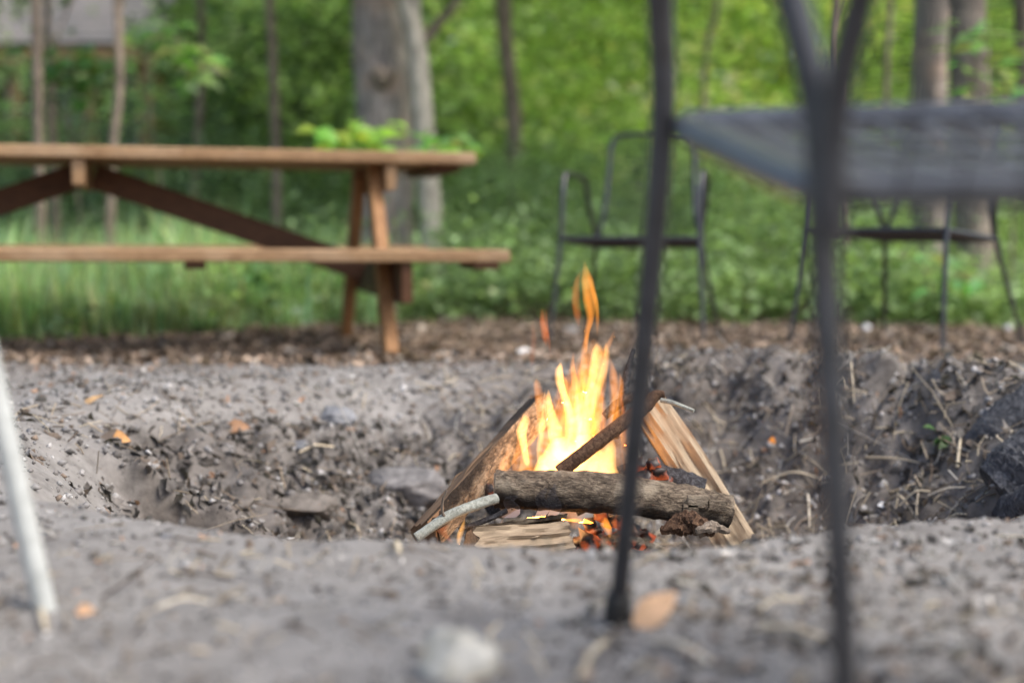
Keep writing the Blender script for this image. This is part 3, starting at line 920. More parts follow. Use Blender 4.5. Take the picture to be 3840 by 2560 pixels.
# ------------------------------------------------------------------ chairs
def mesh_wires(c00, c10, c01, c11, n_long, n_cross, r_long, r_cross, sag=0.0, flat=1.0):
    """wire mesh over a quad: c00 left-front, c10 right-front, c01 left-back, c11 right-back"""
    mb = MB()
    def S(u, v):
        p = (c00 * (1 - u) + c10 * u) * (1 - v) + (c01 * (1 - u) + c11 * u) * v
        p = p.copy(); p.z -= sag * 4 * u * (1 - u) * 4 * v * (1 - v)
        return p
    for k in range(1, n_long):
        u = k / n_long
        mb.tube([S(u, v / 6) for v in range(7)], r_long, 6, 1, False, None, flat)
    for k in range(1, n_cross):
        v = k / n_cross
        mb.tube([S(u / 6, v) for u in range(7)], r_cross, 4, 1, False)
    return mb

def make_chair(name, label, L, R, tr, origin, group, nl=12, nc=34, wire=0.28, seatmat='metal', sag=0.003):
    """L and R: dicts of world points for the two sides of a tubular armchair"""
    root = thing(name, origin, label, 'chair', group)
    for S in (L, R):
        for key in ('front', 'rear'):
            pts = S[key]
            n = len(pts)
            rad = [tr * (0.70 + 0.30 * min(1.0, i / max(1, n - 2))) for i in range(n)]
            leg = MB().tube(pts, rad, 14, 8).build('leg', M['metal'], root)
            a, b_ = Vector(pts[0]), Vector(pts[1])
            t = (b_ - a).normalized()
            mb = MB(); mb.tube([a - t * 0.002, a + t * 0.004, a + t * 0.028, a + t * 0.032], [tr * 0.85, tr * 1.08, tr * 1.05, tr * 0.86], 14, 1)
            mb.build('foot_cap', M['rubber'], leg)
        MB().tube(S['arm'], tr, 14, 8).build('armrest', M['metal'], root)
    fl, fr, rl, rr_ = L['sf'], R['sf'], L['sr'], R['sr']
    def corner(p, q, r, k=0.055):
        a = p + (q - p).normalized() * k; c = p + (r - p).normalized() * k
        return [a, p * 0.6 + (a + c) * 0.2, c]
    loop = corner(fl, rl, fr) + corner(fr, fl, rr_) + corner(rr_, fr, rl) + corner(rl, rr_, fl)
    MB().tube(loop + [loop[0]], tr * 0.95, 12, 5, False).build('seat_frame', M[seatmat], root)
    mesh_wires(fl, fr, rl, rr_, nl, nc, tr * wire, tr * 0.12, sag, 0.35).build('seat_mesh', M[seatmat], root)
    for k, (p, q) in enumerate(((L['sr'], L['back'][0]), (R['sr'], R['back'][0]))):
        pass
    lb, rb = L['back'], R['back']
    tl, trr = lb[-1], rb[-1]
    c1, c2 = corner(tl, lb[-2], trr, 0.06), corner(trr, tl, rb[-2], 0.06)
    MB().tube(lb[:-1] + c1 + c2 + rb[:-1][::-1], tr * 0.9, 12, 6).build('back_frame', M['metal'], root)
    mesh_wires(lb[0].lerp(tl, 0.12), rb[0].lerp(trr, 0.12), tl, trr, nl, nc, tr * 0.13, tr * 0.08, 0.0).build('back_mesh', M['metal'], root)
    return root

def far_chair(name, label, group, cx, cy_, yaw, zl):
    """upright tubular armchair facing -Y before it is turned by yaw"""
    ca, sa = math.cos(yaw), math.sin(yaw)
    def W(x, y, z, foot=False):
        X, Y = cx + x * ca - y * sa, cy_ + x * sa + y * ca
        return Vector((X, Y, (gz(X, Y) - 0.004) if foot else zl + z))
    def side(s):
        return dict(
            front=[W(.300 * s, -.30, 0, True), W(.272 * s, -.235, .42), W(.270 * s, -.205, .60), W(.270 * s, -.185, .655)],
            arm=[W(.270 * s, -.185, .655), W(.270 * s, -.165, .680), W(.268 * s, -.13, .690), W(.262 * s, .0, .686), W(.255 * s, .10, .676), W(.251 * s, .135, .652)],
            rear=[W(.285 * s, .33, 0, True), W(.225 * s, .215, .40), W(.240 * s, .168, .55), W(.251 * s, .135, .652)],
            sf=W(.268 * s, -.24, .432), sr=W(.225 * s, .21, .400),
            back=[W(.222 * s, .212, .40), W(.190 * s, .235, .55), W(.180 * s, .275, .72), W(.172 * s, .305, .865)])
    return make_chair(name, label, side(-1), side(1), 0.0112, (cx, cy_, zl), group, 12, 26)
CG = 'black metal garden armchairs round the fire pit'
far_chair('garden_armchair', 'black metal armchair facing the fire from across the pit, its back to the shrubs', CG, 0.512, 5.72, math.radians(-15), -0.072)
far_chair('garden_armchair', 'black metal armchair at the far right, turned sideways before two trunks', CG, 1.425, 5.12, math.radians(-45), -0.042)

def near_chair():
    w1 = Vector((0.94, -0.34, 0)).normalized()
    ff = at(2310, 2388, 1.36); ff.z = gz(ff.x, ff.y) - 0.002
    rf = at(3188, 2900, 0.95); rf.z = gz(rf.x, rf.y) - 0.002
    L = dict(
        front=[ff, at(2400, 1450, 1.325), at(2484, 490, 1.295), at(2475, 0, 1.275), at(2480, -120, 1.255)],
        arm=[at(2480, -120, 1.255), at(2495, -190, 1.235), at(2530, -225, 1.20), at(2640, -240, 1.12), at(2790, -235, 1.04), at(2885, -190, 1.00), at(2925, -120, 0.99)],
        rear=[rf, at(3150, 2150, 0.957), at(3088, 960, 0.972), at(3068, 450, 0.978), at(2975, 30, 0.985), at(2925, -120, 0.99)],
        sf=at(2524, 464, 1.30), sr=at(3058, 716, 0.992),
        back=[at(3122, 900, 0.962), at(3128, 450, 0.955), at(3222, 20, 0.925), at(3350, -420, 0.86)])
    R = {}
    mid = {}
    for k in ('front', 'arm', 'rear', 'back'):
        R[k] = [p + w1 * (0.50 if k in ('front',) else 0.50 if k == 'arm' else 0.49) for p in L[k]]
    R['arm'][0] = R['front'][-1].copy(); R['arm'][-1] = R['rear'][-1].copy()
    R['sf'] = L['sf'] + w1 * 0.46; R['sr'] = L['sr'] + w1 * 0.47
    R['front'][0].z = gz(*R['front'][0].xy); R['rear'][0].z = gz(*R['rear'][0].xy)
    make_chair('garden_armchair', 'nearest black metal armchair, its blurred legs and mesh seat cut by the frame', L, R, 0.0124, tuple(ff), CG, 13, 18, 0.60, 'seat_metal_lit', 0.012)
near_chair()

def white_chair():
    f = at(172, 2296, 1.42); f.z = gz(f.x, f.y) - 0.004
    t = at(-170, 790, 1.44)
    root = thing('lawn_chair', tuple(f), 'white tubular leg of a lawn chair at the left edge', 'chair')
    wv, dv = Vector((-0.46, -0.10, 0)), Vector((-0.10, -0.40, 0))
    for p, q in ((f, t), (f + wv - Vector((0.12, 0, 0)), t + wv), (f + dv, t + dv), (f + dv + wv - Vector((0.12, 0, 0)), t + dv + wv)):
        p = Vector(p); p.z = gz(p.x, p.y) - 0.004
        MB().tube([p, p + (q - p) * 0.012, q], [0.0100, 0.0114, 0.0114], 16, 5).build('leg', M['white'], root)
    u = t + wv * 0.5 + dv * 0.5
    for k in range(7):
        c = t + dv * (k / 6) + wv * 0.5 + Vector((0, 0, 0.008))
        mb = MB(); mb.quad_box(c, wv * 0.5, dv.normalized() * 0.026, (0, 0, 0.004), 0.002); mb.build('seat_slat', M['white'], root)
    MB().tube([t, t + wv, t + wv + dv, t + dv, t], 0.0114, 12, 1, False).build('seat_frame', M['white'], root)
    bk = [t + dv, t + dv + Vector((-0.02, -0.10, 0.4)), t + dv + wv + Vector((-0.02, -0.10, 0.4)), t + dv + wv]
    MB().tube(bk, 0.0114, 12, 1).build('back_frame', M['white'], root)
    for k in range(5):
        h = 0.08 + k * 0.075
        c = t + dv + wv * 0.5 + Vector((-0.02, -0.10, 0.4)) * (h / 0.4)
        mb = MB(); mb.quad_box(c, wv * 0.5, Vector((-0.02, -0.10, 0.4)).normalized() * 0.024, Vector((0.05, -1, -0.25)).normalized() * 0.004, 0.002); mb.build('back_slat', M['white'], root)
white_chair()

# ------------------------------------------------------------------ campfire wood
def bark_disp(seed, amt=0.08):
    r = random.Random(seed)
    ph = [r.uniform(0, 6.28) for _ in range(8)]
    def f(t, a, p):
        s = t * 30
        v = math.sin(5 * a + 1.3 * s + ph[0]) * math.sin(0.9 * s + ph[1]) + 0.7 * math.sin(9 * a - 2.1 * s + ph[2]) * math.sin(1.7 * s + ph[3]) + 0.5 * math.sin(2 * a + 0.5 * s + ph[4]) + 0.5 * mnoise.noise(Vector((math.cos(a) * 3 + ph[5], math.sin(a) * 3, s * 1.6)))
        return 1 + amt * v
    return f

def round_log(name, label, pts, rad, mat, seg=26, sub=16, amt=0.05, seed=1, cat='log', endmat=None):
    o0 = Vector(pts[0])
    P = [Vector(p) for p in pts]
    root = thing(name, tuple(P[len(P) // 2]), label, cat)
    MB().tube(P, rad, seg, sub, True, bark_disp(seed, amt)).build('bark', M[mat], root)
    if endmat:
        for p, q, r in ((P[0], P[1], rad[0]), (P[-1], P[-2], rad[-1])):
            t = (p - q).normalized()
            MB().tube([p - t * 0.004, p + t * 0.0025], [r * 0.86, r * 0.84], seg, 1, True, bark_disp(seed + 5, 0.03)).build('cut_end', M[endmat], root)
    return root

def split_log(name, label, a, b_, face_u, w, t, seed=1, mat='split', bark=True, wob=0.012, nspl=7):
    """a quarter-split billet from a to b: flat split faces, one bark side; face_u points across the visible face"""
    a, b_ = Vector(a), Vector(b_)
    d = (b_ - a); L = d.length; d.normalize()
    u = (Vector(face_u) - d * Vector(face_u).dot(d)).normalized()
    n = d.cross(u).normalized()
    if n.y > 0: n = -n                       # face the camera side
    r = random.Random(seed)
    root = thing(name, tuple((a + b_) / 2), label, 'log')
    root.rotation_euler = Matrix((d, u, d.cross(u))).transposed().to_euler()
    sg = 1 if d.cross(u).dot(n) > 0 else -1
    N, m = 40, 28
    def outline(k):
        """section of a split billet: two flat split faces meeting at an edge, rounded bark side behind"""
        prof = [(-0.5, 0.40), (-0.2, 0.52), (0.15, 0.48), (0.5, 0.42), (0.47, -0.05), (0.22, -0.45), (-0.15, -0.52), (-0.44, -0.12)]
        f = k / m * len(prof); i = int(f); t_ = f - i
        p, q = prof[i % len(prof)], prof[(i + 1) % len(prof)]
        return p[0] + (q[0] - p[0]) * t_, p[1] + (q[1] - p[1]) * t_
    of = Vector((r.uniform(-9, 9), r.uniform(-9, 9), 0))
    mb = MB()
    for i in range(N + 1):
        s = i / N
        for k in range(m):
            pu, pn = outline(k)
            # long fibres: relief that runs with the grain, with a few deep cracks
            fib = mnoise.noise(Vector((s * 2.2, pu * 9, pn * 9)) + of) * 0.6 + mnoise.noise(Vector((s * 5, pu * 24, pn * 24)) + of) * 0.5
            crack = max(0.0, mnoise.noise(Vector((s * 1.6 + 7, pu * 14, pn * 3)) + of) - 0.28) * 2.2
            e = wob * (fib - crack)
            ex = (L * (s - 0.5)) + (0.010 * mnoise.noise(Vector((pu * 6, pn * 6, s * 9)) + of) if i in (0, N) else 0)
            bendy = 0.006 * math.sin(3 * s + of.x)
            mb.v.append(Vector((ex, pu * w + e * 0.4 * pu + bendy, sg * (pn * t + e * (1 if pn > 0 else 0.6)))))
    for i in range(N):
        for k in range(m):
            k2 = (k + 1) % m
            mb.f.append((i * m + k, i * m + k2, (i + 1) * m + k2, (i + 1) * m + k))
    mb.f.append(tuple(range(m))[::-1]); mb.f.append(tuple(N * m + k for k in range(m)))
    mb.build('split_wood', M[mat], root, (0, 0, 0))
    if bark:
        bb = MB()
        arc = [(0.52, 0.38), (0.51, -0.05), (0.26, -0.49), (-0.15, -0.57)]
        for i in range(N + 1):
            s = i / N
            for th_ in (0.0, 1.0):
                for k, (pu, pn) in enumerate(arc if th_ == 0 else arc[::-1]):
                    e = (0.004 + 0.004 * abs(mnoise.noise(Vector((s * 12, k * 1.3, 3)) + of))) * (1 - th_) - 0.002 * th_
                    bb.v.append(Vector((L * (0.985 * s - 0.4925), pu * w + e * (1 if pu > 0 else 0.3), sg * (pn * t + e * (1 if pn > 0 else -1)))))
        m2 = 8
        for i in range(N):
            for k in range(m2):
                k2 = (k + 1) % m2
                bb.f.append((i * m2 + k, i * m2 + k2, (i + 1) * m2 + k2, (i + 1) * m2 + k))
        bb.f.append(tuple(range(m2))[::-1]); bb.f.append(tuple(N * m2 + k for k in range(m2)))
        bb.build('bark', M['log_bark'], root, (0, 0, 0))
    for k in range(nspl):
        s0 = r.uniform(-0.45, 0.25); ln = r.uniform(0.08, 0.22) * L; pu = r.uniform(-0.4, 0.4)
        q = Vector((L * s0, pu * w, sg * 0.47 * t))
        MB().tube([q, q + Vector((ln * 0.5, 0.001, sg * 0.004)), q + Vector((ln, 0.002, sg * 0.001))], [0.0006, 0.0022, 0.0005], 5, 3).build('splinter', M[mat], root, (0, 0, 0))
    return root

FD = 2.62
lf = round_log('front_log', 'bark-covered round log lying across the front of the fire', [at(1856, 1832, 2.53), at(2010, 1838, 2.53), at(2300, 1850, 2.54), at(2560, 1888, 2.56), at(2735, 1918, 2.57)],
          [0.0335, 0.035, 0.036, 0.034, 0.030], 'log_bark', 40, 26, 0.055, 2, endmat='split')
for k, (px, py, s) in enumerate(((2620, 1880, 0.02), (2690, 1895, 0.018), (2590, 1905, 0.014), (1990, 1800, 0.018))):
    p = at(px, py, 2.525)
    mb = MB(); mb.quad_box(p, Vector((s, 0, -0.001)), Vector((0, 0.002, 0.0005)), Vector((0, 0, s * 0.55)), 0.001); mb.build('bark_flake', M['log_bark'], lf)
split_log('split_log', 'split log leaning in from the left of the fire, its face lit orange', at(1590, 2010, 2.50), at(2030, 1525, 2.80), (1, 0.1, 0.85), 0.062, 0.05, 4, 'split_brown', True, 0.008, 2)
split_log('split_log', 'pale split log leaning in from the right behind the front log', at(2772, 2040, 2.68), at(2415, 1520, 2.78), (1, 0.0, 0.65), 0.078, 0.05, 9, 'split', False, 0.010)
split_log('split_log', 'pale split log lying lowest at the front of the fire', at(1770, 2052, 2.42), at(2120, 2002, 2.50), (0.1, 0.35, 1), 0.058, 0.05, 13, 'split_scorched', True, 0.010, 3)
round_log('charred_stick', 'brown stick slanting up to the right through the flames', [at(2098, 1770, 2.57), at(2200, 1690, 2.58), at(2330, 1590, 2.60), at(2420, 1525, 2.62), at(2455, 1485, 2.63), at(2492, 1480, 2.63)],
          [0.0125, 0.0135, 0.013, 0.012, 0.011, 0.007], 'stick_bark', 18, 10, 0.05, 3, 'stick')
round_log('thin_twig', 'thin pale twig poking out right of the near chair leg', [at(2480, 1500, 2.60), at(2530, 1512, 2.58), at(2602, 1540, 2.56)], [0.0045, 0.0042, 0.003], 'green_bark', 10, 6, 0.05, 5, 'twig')
gb = round_log('green_branch', 'grey-green branch at the lower left of the fire', [at(1560, 2015, 2.42), at(1680, 1935, 2.44), at(1790, 1890, 2.46), at(1862, 1868, 2.48)], [0.0085, 0.009, 0.0095, 0.0095], 'green_bark', 14, 8, 0.04, 6, 'branch')
MB().tube([at(1672, 1945, 2.435), at(1658, 1915, 2.43), at(1662, 1870, 2.43), at(1676, 1838, 2.43)], [0.003, 0.0025, 0.0022, 0.0016], 8, 6).build('side_twig', M['bark_brown'], gb)
round_log('charred_branch', 'thin charred branch lying under the grey-green branch', [at(1720, 1985, 2.47), at(1820, 1950, 2.48), at(1900, 1915, 2.50)], [0.004, 0.005, 0.005], 'char', 10, 6, 0.1, 7, 'branch')
round_log('charred_branch', 'charred branch standing behind the flames beside the near chair leg', [at(2300, 1640, 2.72), at(2335, 1500, 2.74), at(2352, 1400, 2.76), at(2378, 1310, 2.78)], [0.011, 0.010, 0.008, 0.004], 'char', 14, 8, 0.1, 8, 'branch')
round_log('charred_branch', 'second charred branch crossing behind the fire toward the tall right log', [at(2265, 1560, 2.70), at(2340, 1500, 2.70), at(2440, 1470, 2.68)], [0.008, 0.010, 0.009], 'char', 14, 8, 0.1, 9, 'branch')
round_log('charred_log', 'charred log glowing inside the fire behind the front log', [at(2150, 1870, 2.66), at(2400, 1800, 2.68), at(2640, 1850, 2.66)], [0.03, 0.032, 0.03], 'char', 20, 12, 0.1, 10)
round_log('charred_log', 'short charred log at the back of the fire bed', [at(1840, 1880, 2.72), at(2050, 1800, 2.80), at(2230, 1770, 2.86)], [0.032, 0.034, 0.03], 'char', 20, 12, 0.1, 11)

def lump(name, label, cat, p, r, mat, seed=0, group=None, squash=(1, 1, 0.7), rough=0.22, sub=3, facet=False, kind=None, parent=None):
    import bmesh
    bm = bmesh.new()
    bmesh.ops.create_icosphere(bm, subdivisions=sub, radius=1.0)
    rg = random.Random(seed)
    off = [rg.uniform(-20, 20) for _ in range(6)]
    planes = [(Vector((rg.gauss(0, 1), rg.gauss(0, 1), rg.gauss(0, 1))).normalized(), rg.uniform(0.62, 0.9)) for _ in range(9)]
    from mathutils import noise as mn
    for v in bm.verts:
        q = v.co.copy()
        s = 1 + rough * mn.noise(q * 1.6 + Vector(off[:3])) + rough * 0.5 * mn.noise(q * 4 + Vector(off[3:]))
        c = q * s
        if facet:
            c *= 1.08
            for nn, dd in planes:
                e = c.dot(nn) - dd
                if e > 0: c -= nn * e
            c *= 1 + 0.10 * mn.noise(q * 5 + Vector(off[3:])) + 0.05 * mn.noise(q * 12 + Vector(off[:3]))
        v.co = Vector((c.x * squash[0] * r, c.y * squash[1] * r, c.z * squash[2] * r))
    me = bpy.data.meshes.new(name)
    bm.to_mesh(me); bm.free()
    for f in me.polygons: f.use_smooth = True
    if facet and mat == 'stone_white': me.set_sharp_from_angle(angle=math.radians(30))
    o = link(name, me, M[mat], parent)
    o.location = p
    o.rotation_euler = (0, 0, rg.uniform(0, 6.28)) if not facet else (0, 0, 0)
    if label: tag(o, label, cat, group)
    return o

# ember bed: glowing lumps under and beside the logs
eb = thing('ember_bed', (0.16, 2.64, gz(0.16, 2.64)), 'bed of glowing embers and ash under the burning logs', 'embers')
re_ = random.Random(31)
for k in range(48):
    x, y = 0.13 + re_.gauss(0, 0.12), 2.64 + re_.gauss(0, 0.06)
    z = gz(x, y) + re_.uniform(0.0, 0.035)
    lump('ember', None, None, (x - eb.location.x, y - eb.location.y, z - eb.location.z), re_.uniform(0.010, 0.026), 'ember', 300 + k, squash=(1, 0.8, 0.7), sub=2, rough=0.9, parent=eb)
for k, (px, py) in enumerate(((2395, 1740), (2420, 1790), (2440, 1820), (2470, 1770), (2400, 1835), (2500, 1810), (2450, 1740), (1840, 1845), (1560 + 290, 1850), (2250, 1935), (2290, 1950), (2330, 1960), (2210, 1960))):
    p = at(px, py, 2.60)
    lump('ember', None, None, tuple(p - eb.location), re_.uniform(0.012, 0.022), 'ember', 500 + k, squash=(1, 0.8, 0.8), sub=2, rough=0.9, parent=eb)

# ------------------------------------------------------------------ flames: closed bodies of glowing gas
fl_root = thing('campfire_flames', tuple(at(2200, 1800, FD)), 'tall orange and white flames rising from the stacked logs', 'flame')
def tongue(pts, width, mat='flame', D=FD, thick=0.55, seed=0, name='flame_tongue'):
    """pts: photo pixels of the centre line from the root up; width: half widths in pixels"""
    r = random.Random(seed)
    n = len(pts)
    width = [w * 1.05 for w in width]
    P = [at(px, py, D + 0.012 * math.sin(1.3 * i + seed)) for i, (px, py) in enumerate(pts)]
    width = list(width)
    if width[0] > 4 and len(width) > 2:          # the root of a tongue draws in as well
        w0, w1 = Vector((*pts[0], 0)), Vector((*pts[1], 0))
        e = w0 + (w0 - w1).normalized() * width[0] * 1.4
        P = [at(e.x, e.y, D)] + P
        width = [width[0] * 0.12] + width
    R = [w * D / FPX for w in width]
    Q, RR = smooth_path(P, R, 8)
    mb = MB()
    seg = 20
    N = len(Q)
    ph = r.uniform(0, 6.28)
    for i in range(N):
        s = i / (N - 1)
        tw = ph + 2.2 * s + 0.8 * math.sin(4 * s + ph)
        c = Q[i] + Vector((0.10 * RR[i] * math.sin(11 * s + ph), 0, 0))
        for k in range(seg):
            a = 2 * math.pi * k / seg
            lob = 1 + 0.22 * math.sin(2 * a + tw) + 0.12 * math.sin(3 * a - 1.6 * tw)
            sn = math.sin(a)
            mb.v.append(c + Vector((RR[i] * lob * math.cos(a), RR[i] * thick * lob * math.copysign(abs(sn) ** 1.9, sn), 0.15 * RR[i] * math.sin(a + tw))))
    for i in range(N - 1):
        for k in range(seg):
            k2 = (k + 1) % seg
            mb.f.append((i * seg + k, i * seg + k2, (i + 1) * seg + k2, (i + 1) * seg + k))
    mb.f.append(tuple(range(seg))[::-1]); mb.f.append(tuple((N - 1) * seg + k for k in range(seg)))
    return mb.build(name, M[mat], fl_root)
T = [
 # white-hot foot of the fire
 ([(2070, 1815), (2075, 1760), (2090, 1700), (2100, 1640)], [44, 64, 58, 20], 'flame_core', 2.64),
 ([(2170, 1820), (2165, 1760), (2170, 1700), (2185, 1630)], [50, 60, 52, 20], 'flame_core', 2.66),
 ([(2255, 1825), (2258, 1780), (2262, 1730), (2285, 1670), (2296, 1640)], [40, 52, 40, 18, 4], 'flame_core', 2.62),
 # tall white spine
 ([(2180, 1720), (2190, 1640), (2200, 1560), (2212, 1470), (2232, 1380), (2240, 1310), (2238, 1285)], [22, 26, 20, 18, 22, 17, 3], 'flame_core', 2.66),
 ([(2215, 1560), (2240, 1470), (2262, 1390), (2275, 1320), (2272, 1285)], [9, 13, 14, 10, 2], 'flame_core', 2.69),
 # orange veil round the body
 ([(2150, 1820), (2145, 1720), (2150, 1600), (2180, 1480), (2215, 1360), (2225, 1270)], [110, 130, 112, 84, 60, 8], 'flame_veil', 2.70),
 ([(1990, 1810), (1985, 1720), (1990, 1640), (1985, 1570)], [40, 48, 36, 6], 'flame_veil', 2.70),
 ([(2330, 1800), (2322, 1700), (2318, 1580), (2312, 1450), (2296, 1360)], [28, 34, 30, 26, 4], 'flame_veil', 2.71),
 # pointed tongues
 ([(2066, 1720), (2048, 1640), (2030, 1570), (2022, 1500), (2014, 1440), (2012, 1418)], [18, 22, 17, 16, 12, 2], 'flame', 2.62),
 ([(2100, 1700), (2080, 1620), (2066, 1550), (2058, 1490), (2056, 1460)], [26, 26, 20, 13, 2], 'flame_core', 2.60),
 ([(2140, 1650), (2142, 1580), (2125, 1510), (2104, 1440), (2098, 1385), (2103, 1358)], [14, 17, 18, 21, 15, 2], 'flame_core', 2.62),
 ([(2110, 1500), (2118, 1440), (2104, 1400), (2100, 1362)], [8, 13, 14, 2], 'flame', 2.60),
 ([(2160, 1560), (2172, 1500), (2162, 1440), (2148, 1380), (2150, 1322)], [10, 14, 16, 13, 2], 'flame', 2.70),
 ([(2196, 1480), (2192, 1400), (2188, 1330), (2196, 1280), (2208, 1236)], [10, 14, 11, 9, 1.5], 'flame', 2.64),
 ([(2262, 1330), (2278, 1296), (2292, 1268), (2306, 1236)], [14, 12, 7, 1.2], 'flame', 2.65),
 ([(2280, 1640), (2298, 1560), (2306, 1480), (2298, 1400), (2288, 1340)], [10, 15, 13, 13, 3], 'flame', 2.67),
 ([(2312, 1560), (2325, 1490), (2330, 1430), (2322, 1396)], [6, 10, 9, 1.5], 'flame', 2.66),
 ([(2345, 1660), (2342, 1570), (2330, 1490), (2336, 1430)], [6, 9, 7, 1.2], 'flame_red', 2.68),
 ([(2222, 1620), (2242, 1580), (2252, 1540), (2250, 1500)], [10, 13, 10, 2], 'flame', 2.60),
 # left side licks
 ([(1975, 1730), (1962, 1670), (1960, 1615), (1968, 1572), (1964, 1548)], [14, 18, 21, 15, 2], 'flame_core', 2.64),
 ([(1985, 1775), (1972, 1710), (1975, 1650)], [16, 20, 5], 'flame', 2.66),
 ([(1940, 1785), (1932, 1730), (1946, 1670), (1942, 1610)], [12, 14, 11, 1.5], 'flame', 2.63),
 ([(1896, 1782), (1884, 1748), (1890, 1716), (1903, 1682)], [9, 12, 8, 1.2], 'flame', 2.60),
 ([(1922, 1790), (1908, 1755), (1904, 1700), (1908, 1655)], [10, 8, 6, 1], 'flame', 2.64),
 ([(1958, 1795), (1956, 1760), (1953, 1722)], [11, 12, 3], 'flame_core', 2.60),
 ([(2046, 1795), (2046, 1762), (2040, 1728)], [20, 18, 4], 'flame_core', 2.60),
 # tall leaping tongue
 ([(2196, 1310), (2200, 1250), (2216, 1190), (2210, 1120), (2198, 1050), (2192, 976)], [9, 12, 14, 22, 20, 1.2], 'flame', 2.66),
 ([(2240, 1262), (2240, 1200), (2232, 1120), (2214, 1050), (2200, 1000)], [1.5, 8, 13, 11, 2], 'flame', 2.67),
 ([(2170, 1226), (2165, 1180), (2158, 1110), (2164, 1050), (2184, 1008)], [1.5, 13, 14, 10, 1.5], 'flame_red', 2.68),
 # detached wisps
 ([(2050, 1300), (2044, 1262), (2036, 1210), (2032, 1158)], [1.5, 14, 15, 4], 'flame_red', 2.66),
 ([(2066, 1338), (2060, 1290), (2052, 1230), (2046, 1160)], [1, 5, 9, 3], 'flame_red', 2.66),
 ([(1992, 1385), (1996, 1340), (2000, 1280), (1998, 1200)], [1.5, 12, 11, 3], 'flame_faint', 2.66),
 # flames under the front log
 ([(1985, 1940), (2040, 1938), (2115, 1948)], [5, 20, 5], 'flame', 2.54),
 ([(2095, 1950), (2130, 1952), (2170, 1950), (2215, 1960)], [6, 34, 32, 8], 'flame', 2.54),
 ([(2285, 2005), (2275, 1970), (2268, 1940)], [8, 26, 7], 'flame', 2.54),
 ([(2312, 1990), (2305, 1960), (2312, 1930)], [5, 15, 4], 'flame_red', 2.54),
 # small flames at the lower left
 ([(1720, 2034), (1724, 2000), (1736, 1970), (1744, 1938)], [7, 11, 8, 1.2], 'flame_core', 2.44),
 ([(1866, 1980), (1878, 1962), (1887, 1944)], [4, 6, 1.2], 'flame', 2.46),
 ([(1690, 2030), (1660, 1990), (1680, 1965)], [12, 22, 4], 'flame_faint', 2.46),
]
rl = random.Random(77)
def env_top(x):
    """height reached by the flames (photo y) at photo x"""
    pk = ((1965, 1560), (2015, 1425), (2058, 1465), (2100, 1365), (2150, 1330), (2210, 1290), (2250, 1285), (2290, 1330), (2325, 1400), (2350, 1500))
    return min(py + abs(x - px) * 2.2 for px, py in pk)
for k in range(64):
    x = rl.gauss(2150, 85); x = min(max(x, 1955), 2345)
    top = env_top(x) + abs(rl.gauss(0, 70))
    y0 = rl.uniform(max(top + 130, 1560), 1800) if rl.random() < 0.75 else rl.uniform(top + 90, 1700)
    H = y0 - top
    if H < 60: continue
    n = 6; ph = rl.uniform(0, 6.28); amp = rl.uniform(6, 20); hw = rl.uniform(5, 13) * (0.7 + 0.3 * H / 250)
    lean = (2205 - x) * rl.uniform(0.0, 0.22)
    pts = [(x + lean * (i / n) + amp * math.sin(ph + 3.6 * i / n) * (0.3 + 0.7 * i / n), y0 - H * i / n) for i in range(n + 1)]
    ws = [hw * q for q in (0.55, 1.0, 0.85 + 0.3 * rl.random(), 0.6 + 0.5 * rl.random(), 0.75, 0.42, 0.05)]
    hot = rl.random()
    T.append((pts, ws, 'flame_core' if hot < 0.24 and top > 1400 else 'flame' if hot < 0.85 else 'flame_red', rl.uniform(2.60, 2.73)))
for k, (pts, w, mt, D) in enumerate(T):
    tongue(pts, w, mt, D, 0.6, k)
for k, (px, py, e) in enumerate(((2170, 1720, 0.6), (2215, 1480, 0.35), (2140, 1965, 0.4), (1735, 1985, 0.15))):
    ld = bpy.data.lights.new('fire_light', 'POINT')
    ld.energy = e; ld.color = (1.0, 0.50, 0.18); ld.shadow_soft_size = 0.05
    lo = bpy.data.objects.new('fire_light', ld); COL.objects.link(lo)
    lo.parent = fl_root
    lo.location = at(px, py, (2.66, 2.66, 2.6, 2.46)[k]) - fl_root.location

# thin smoke curling up in front of the log
sm = thing('smoke_wisp', tuple(at(2080, 1900, 2.47)), 'thin blue-grey smoke curling up before the front log', 'smoke')
sm['kind'] = 'stuff'
for k, pts in enumerate(([(2010, 1950), (2040, 1905), (2025, 1870), (2050, 1830)], [(2060, 1945), (2085, 1900), (2070, 1860), (2082, 1815)], [(1880, 1930), (1930, 1915), (1905, 1880), (1940, 1860)])):
    P = [at(px, py, 2.47) for px, py in pts]
    MB().tube(P, [0.005, 0.011, 0.009, 0.002], 10, 6).build('smoke_curl', M['smoke'], sm)

# ------------------------------------------------------------------ stones, leaves and debris that stand out
def on_ground(px, py, lo=0.8, hi=6.5):
    """first ground point along the ray through a pixel"""
    Y = np.linspace(lo, hi, 1200)
    a, b = at(px, py, 1.0), at(px, py, 2.0)
    X = a.x + (b.x - a.x) * (Y - 1); Z = a.z + (b.z - a.z) * (Y - 1)
    hit = np.nonzero(Z <= ground_z(X, Y))[0]
    return at(px, py, float(Y[hit[0]]) if len(hit) else hi)

